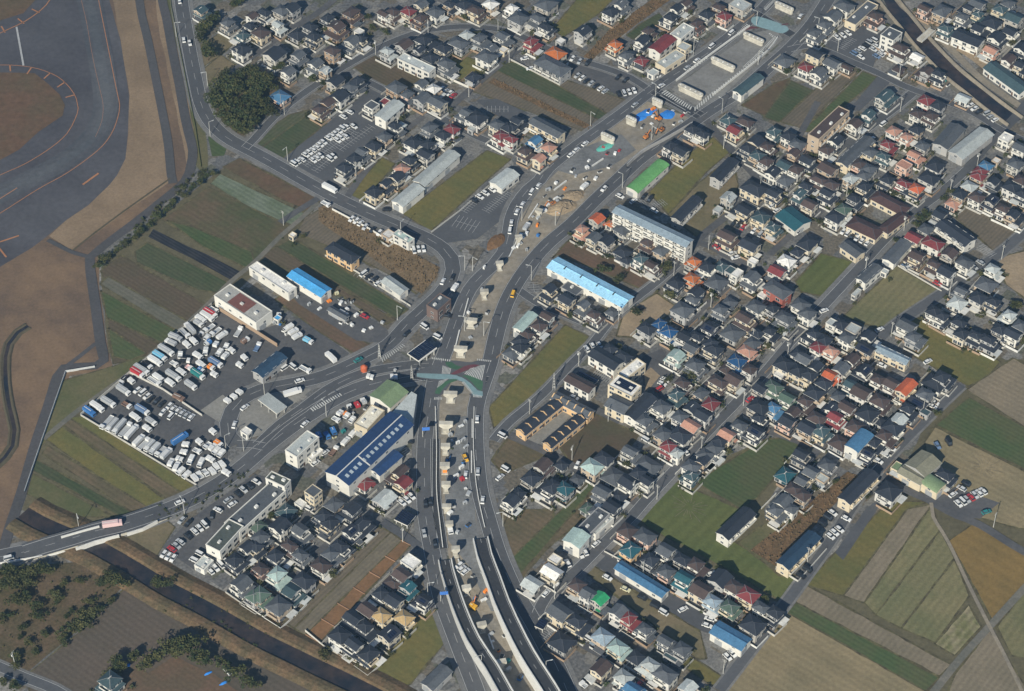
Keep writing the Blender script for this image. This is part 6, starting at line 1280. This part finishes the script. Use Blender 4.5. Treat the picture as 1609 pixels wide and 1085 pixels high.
def crates(s, n, o, f, what):
    P = [at(o[0]+x/f, o[1]+y/f) for x, y in pp(s)]; xs = [p.x for p in P]; ys = [p.y for p in P]; pl = [(p.x, p.y) for p in P]; k = 0
    while k < n:
        x, y = rk.uniform(min(xs), max(xs)), rk.uniform(min(ys), max(ys))
        if not inside(x, y, pl): continue
        k += 1
        if near_road(x, y, .6) or in_big(x, y, .6) or any((x-a)**2+(y-b)**2 < 6 for a, b in CARPOS): continue
        CARPOS.append((x, y)); cn, m = rk.choice(MATN[:2]*6+MATN); a, b, h = rk.uniform(.45, 1.4), rk.uniform(.4, .9), rk.uniform(.4, 1.5)
        g_ = G().box(-a, a, -b, b, 0, h, m)
        for q in range(3): g_.box(-a-.04, -a+.1+q*(a*.9), -b-.04, -b, 0, h*.98, m)
        g_.box(-a*.9, a*.9, -b*.9, b*.9, h, h+.08, 'machd' if rk.random() < .3 else m)
        thing('storage_crate', 'crate', '%s %s' % (cn, what), 'crates and heaps stored in yards', (x, y, ground_z(x, y)), math.radians(GA)+rk.uniform(-.4, .4), g_.mesh('storage_crate'))
crates('250 780 500 760 700 860 850 960 830 1020 600 1000 300 850', 34, (400, 270), 4.0175, 'crate in the storage yard'); crates('60 950 200 960 400 1080 300 1085', 12, (400, 270), 4.0175, 'crate in the yard')
crates('520 420 640 340 740 370 640 480 500 620 440 600', 26, (400, 540), 4.0175, 'crate behind the factory'); crates('640 220 960 160 1000 200 700 290', 18, (400, 540), 4.0175, 'crate beside the road')
crates('1250 700 1340 700 1340 1080 1220 1080', 12, (400, 540), 4.0175, 'site box in the median'); crates('1000 480 1120 500 1160 550 1010 530', 14, (1200, 0), 3.934, 'heap of goods'); crates('1280 620 1440 720 1420 760 1300 680', 12, (1200, 0), 3.934, 'box in the scrap yard')
crates('820 620 1140 720 1100 780 830 840', 14, (800, 0), 4.0175, 'site box'); crates('240 60 400 60 380 380 200 300', 12, (800, 270), 4.0175, 'site box on the dirt'); crates('880 420 960 430 960 500 860 460', 8, (800, 0), 4.0175, 'garden box')
crates('724 470 760 400 790 420 765 500 740 545 712 560', 20, (0, 0), 1, 'site box between the carriageways'); crates('800 400 830 330 870 290 900 300 860 350 820 420', 20, (0, 0), 1, 'site box on the dirt'); crates('700 660 742 660 742 840 712 840', 22, (0, 0), 1, 'site box in the median'); crates('880 280 920 240 960 225 980 240 930 290', 16, (0, 0), 1, 'site box on the gravel'); crates('730 890 760 890 800 1000 830 1080 800 1080 760 990', 16, (0, 0), 1, 'site box between the ramps')
# low concrete and mesh barriers in the road site
for i, (a, b, c, d) in enumerate(((736, 470, 728, 500), (722, 520, 716, 545), (800, 405, 812, 380), (830, 345, 845, 322), (870, 300, 890, 285), (930, 262, 948, 250), (742, 660, 742, 690), (741, 710, 741, 745), (720, 880, 728, 905), (768, 1000, 776, 1022))):
    flatwall([(a, b), (c, d)], 1.0, .5, 'unit', 'site_barrier', 'barrier', 'short white site barrier, %s from the top of the road site' % ('first second third fourth fifth sixth seventh eighth ninth tenth'.split()[sorted(range(10), key=lambda k: (470, 520, 380, 322, 285, 250, 660, 710, 880, 1000)[k]).index(i)]))
# metal wall round the truck yard and beside plots
def fence(s, h, mat, name, cat, label, o=(0, 0), f=1):
    L_ = [at(o[0]+x/f, o[1]+y/f) for x, y in pp(s)]; g = G()
    for a, b in zip(L_, L_[1:]):
        d = (b-a).normalized(); n = Vector((-d.y, d.x, 0))*.1; U = Vector((0, 0, h))
        g.face([a-n, b-n, b-n+U, a-n+U], mat); g.face([b+n, a+n, a+n+U, b+n+U], mat); g.face([a-n+U, b-n+U, b+n+U, a+n+U], mat)
    o_ = link(name, g.mesh(name)); o_['category'] = cat; o_['label'] = label
fence('127 653 205 586 262 539 333 479', 1.6, 'blockw', 'block_wall', 'wall', 'pale wall along the upper left edge of the truck yard'); fence('127 653 309 763', 1.2, 'blockw', 'block_wall', 'wall', 'low wall between the truck yard and the olive strips')
fence('203 586 255 612 318 654', 1.4, 'blockw', 'block_wall', 'wall', 'pale wall dividing the truck yard in two'); fence('345 488 400 522 436 545', 2.4, 'W_b', 'site_fence', 'fence', 'tan fence between the truck yard and the brown strip')
fence('320 730 445 835 710 970', 1.2, 'W_w', 'block_wall', 'wall', 'white wall between the lower housing and the canal bank', (400, 810), 4.0175); fence('0 560 160 650', 1.2, 'W_w', 'block_wall', 'wall', 'white wall below the canal-side houses', (400, 810), 4.0175)
fence('490 240 700 350 850 440 1010 500', 1.3, 'W_w', 'block_wall', 'wall', 'white wall along the top of the reed strip', (400, 270), 4.0175); fence('445 530 640 630 985 850', 1.0, 'blockw', 'block_wall', 'wall', 'pale wall above the narrow green field strip', (400, 270), 4.0175)
fence('1115 385 1300 245 1480 90', 1.0, 'blockw', 'block_wall', 'wall', 'pale wall between the olive field and the car park', (400, 270), 4.0175); fence('0 375 320 540 385 470', 1.2, 'blockw', 'block_wall', 'wall', 'pale wall around the grey hip-roofed apartments', (800, 0), 4.0175)
fence('1150 465 1350 555', 1.4, 'W_w', 'block_wall', 'wall', 'white wall of the small car park by the ribbon-windowed office', (400, 0), 4.0175); fence('390 400 640 520 950 685', 1.1, 'blockw', 'block_wall', 'wall', 'pale wall above the reddish field left of the sky-blue workshop', (800, 270), 4.0175)
fence('600 230 1000 440 1400 660 1470 700', 1.1, 'blockw', 'block_wall', 'wall', 'pale wall below the houses along the wide grass', (800, 810), 4.0175); fence('1250 190 1590 375', 1.2, 'W_w', 'block_wall', 'wall', 'white wall above the ploughed square field', (1209, 270), 4.0175)
fence('810 595 1085 755', 1.0, 'blockw', 'block_wall', 'wall', 'pale wall at the upper edge of the striped olive field', (1209, 270), 4.0175); fence('40 330 180 420 360 215', 1.2, 'blockw', 'block_wall', 'wall', 'pale wall around the navy terrace by farmland', (1209, 810), 4.0175)
fence('35 345 45 335', 1, 'blockw', 'block_wall', 'wall', 'short wall end by the navy terrace', (1209, 810), 4.0175)
fence('600 150 415 180 270 600 155 940', 1.3, 'rail', 'perimeter_fence', 'fence', 'grey mesh fence beside the airfield perimeter road', (0, 540), 4.0175)
fence('266 -20 269 10 279 60 289 110 299 160 307 200 316 262', .7, 'olivhedge', 'hedge', 'hedge', 'long narrow hedge between the airfield and the trunk road')
fence('700 0 705 30 715 60', 1, 'blockw', 'block_wall', 'wall', 'short pale wall at the median site', (0, 0), 1) if False else None
# long walls of the median site
flatwall([(684, 640), (686, 700), (686, 770), (690, 812), (696, 862)], 1.0, .35, 'parapet', 'roadside_barrier', 'barrier', 'pale barrier left of the median site below the junction')
flatwall([(745, 640), (744, 700), (748, 760), (755, 800), (762, 830)], .9, .3, 'parapet', 'roadside_barrier', 'barrier', 'pale barrier right of the median site below the junction')
flatwall([(1088, 196), (1050, 218), (1010, 240), (985, 262)], 2.2, .4, 'W_g', 'site_hoarding', 'hoarding', 'grey hoarding between the tarpaulins and the right trunk road')
flatwall([(1062, 128), (1105, 95), (1150, 62), (1178, 42)], 1.4, .4, 'parapet', 'roadside_barrier', 'barrier', 'pale barrier on the left side of the upper median lot')
flatwall([(1120, 150), (1165, 115), (1205, 82), (1222, 60)], 1.4, .4, 'parapet', 'roadside_barrier', 'barrier', 'pale barrier along the striped upper trunk road')

# ------------------------------------------------------------------ labels: look + rank from the nearest landmark
LANDM = '''925 445 long sky-blue workshop
1025 355 long white apartment block
1020 278 bright green garage
1247 350 deep teal hall
1380 345 brown-roofed kindergarten
1000 600 solar-roofed clinic
855 665 orange-walled row houses
590 700 long navy factory
1350 690 blue barrel-roofed workshop
1450 745 olive-roofed warehouses
1008 908 long blue-roofed workshop
1148 1002 blue workshop by farmland
915 835 pale green workshop
1160 822 navy terrace on grass
1255 875 navy terrace by farmland
530 930 ploughed field with plots
388 810 long white office
1520 228 pale blue-green factory hall
1295 205 tall brown apartment block
1172 132 green-roofed white shed
1575 125 teal apartment house
1453 60 river footbridge
655 102 ribbon-windowed white office
612 175 red-annexed white clinic
690 258 pale green storage hall
1040 70 big red gable roof
866 108 grey hip-roofed apartments
385 160 dark pine wood
1295 437 olive square field
1400 465 striped olive field
1520 355 ploughed square field
720 595 green-striped junction
1020 190 blue tarpaulins
600 250 olive strip lot
440 445 long white-roofed warehouse
390 485 big cream warehouse
200 690 lower truck rows
150 845 canal road bridge
800 245 top of olive field
505 220 white car lot
1180 740 bright green field
1330 790 brown reed bed
1080 270 olive lot by trunk
975 300 upper trunk road bend
420 635 canopy shelter
660 545 striped solar canopy
1300 130 small green field
1350 60 striped car park
700 740 orange-wrapped pier
790 1000 curved ramps
700 960 lower olive field
545 1000 canal-side houses
940 700 bare brown lot
850 620 long olive strip
1440 620 orange-roofed long house
1130 620 middle street bend
1210 620 street crossing houses
1090 540 blue-roofed hip house
1240 480 grey street houses
870 40 olive field by top
760 15 top edge houses
560 30 upper left houses
410 30 top left lane
1100 340 dry grass lot
1550 480 lower right square houses
1190 900 houses along wide grass
1000 970 red-roofed small house
960 1050 bottom white apartments
300 960 hook-shaped tree belt
60 900 shrubby heath'''
LM = []
for l in LANDM.split('\n'):
    x, y, n = l.split(' ', 2); LM.append((at(float(x), float(y)), n))
ORD = 'nearest,second nearest,third nearest,fourth nearest,fifth nearest,sixth nearest,seventh nearest,eighth nearest,ninth nearest,tenth nearest'.split(',')
def rankw(i): return ORD[i] if i < 10 else '%d%s nearest' % (i+1, {1: 'st', 2: 'nd', 3: 'rd'}.get((i+1) % 10, 'th') if (i+1) % 100 not in (11, 12, 13) else 'th')
gr = {}
for o, look, p in RANK:
    d, n = min(((p-q).length, nm) for q, nm in LM); gr.setdefault((look, n), []).append((d, o))
for (look, n), L_ in gr.items():
    L_.sort(key=lambda t: t[0])
    for i, (d, o) in enumerate(L_):
        o['label'] = '%s, %s to the %s' % (look, ('nearest' if len(L_) == 1 else rankw(i)+' such'), n)
print('objects', len(bpy.data.objects), 'cars', ncar, 'poles', PN, 'shrubs', cnt, 'far', len(far))

# ------------------------------------------------------------------ the air between the aircraft and the town
hz = G().box(-900, 900, -1000, 1500, -1.0, CAM.z+40, 'frame'); hm = bpy.data.materials.new('haze'); hm.use_nodes = True; t = hm.node_tree; t.nodes.clear()
out = t.nodes.new('ShaderNodeOutputMaterial'); pv = t.nodes.new('ShaderNodeVolumePrincipled'); pv.inputs['Color'].default_value = (.38, .66, .95, 1); pv.inputs['Density'].default_value = HAZE; pv.inputs['Anisotropy'].default_value = .2
t.links.new(pv.outputs[0], out.inputs['Volume'])
me = hz.mesh('haze'); me.materials.clear(); me.materials.append(hm)
for p in me.polygons: p.material_index = 0
o = link('haze', me); o['kind'] = 'stuff'; o['label'] = 'thin bluish haze over the whole town'; o['category'] = 'haze'
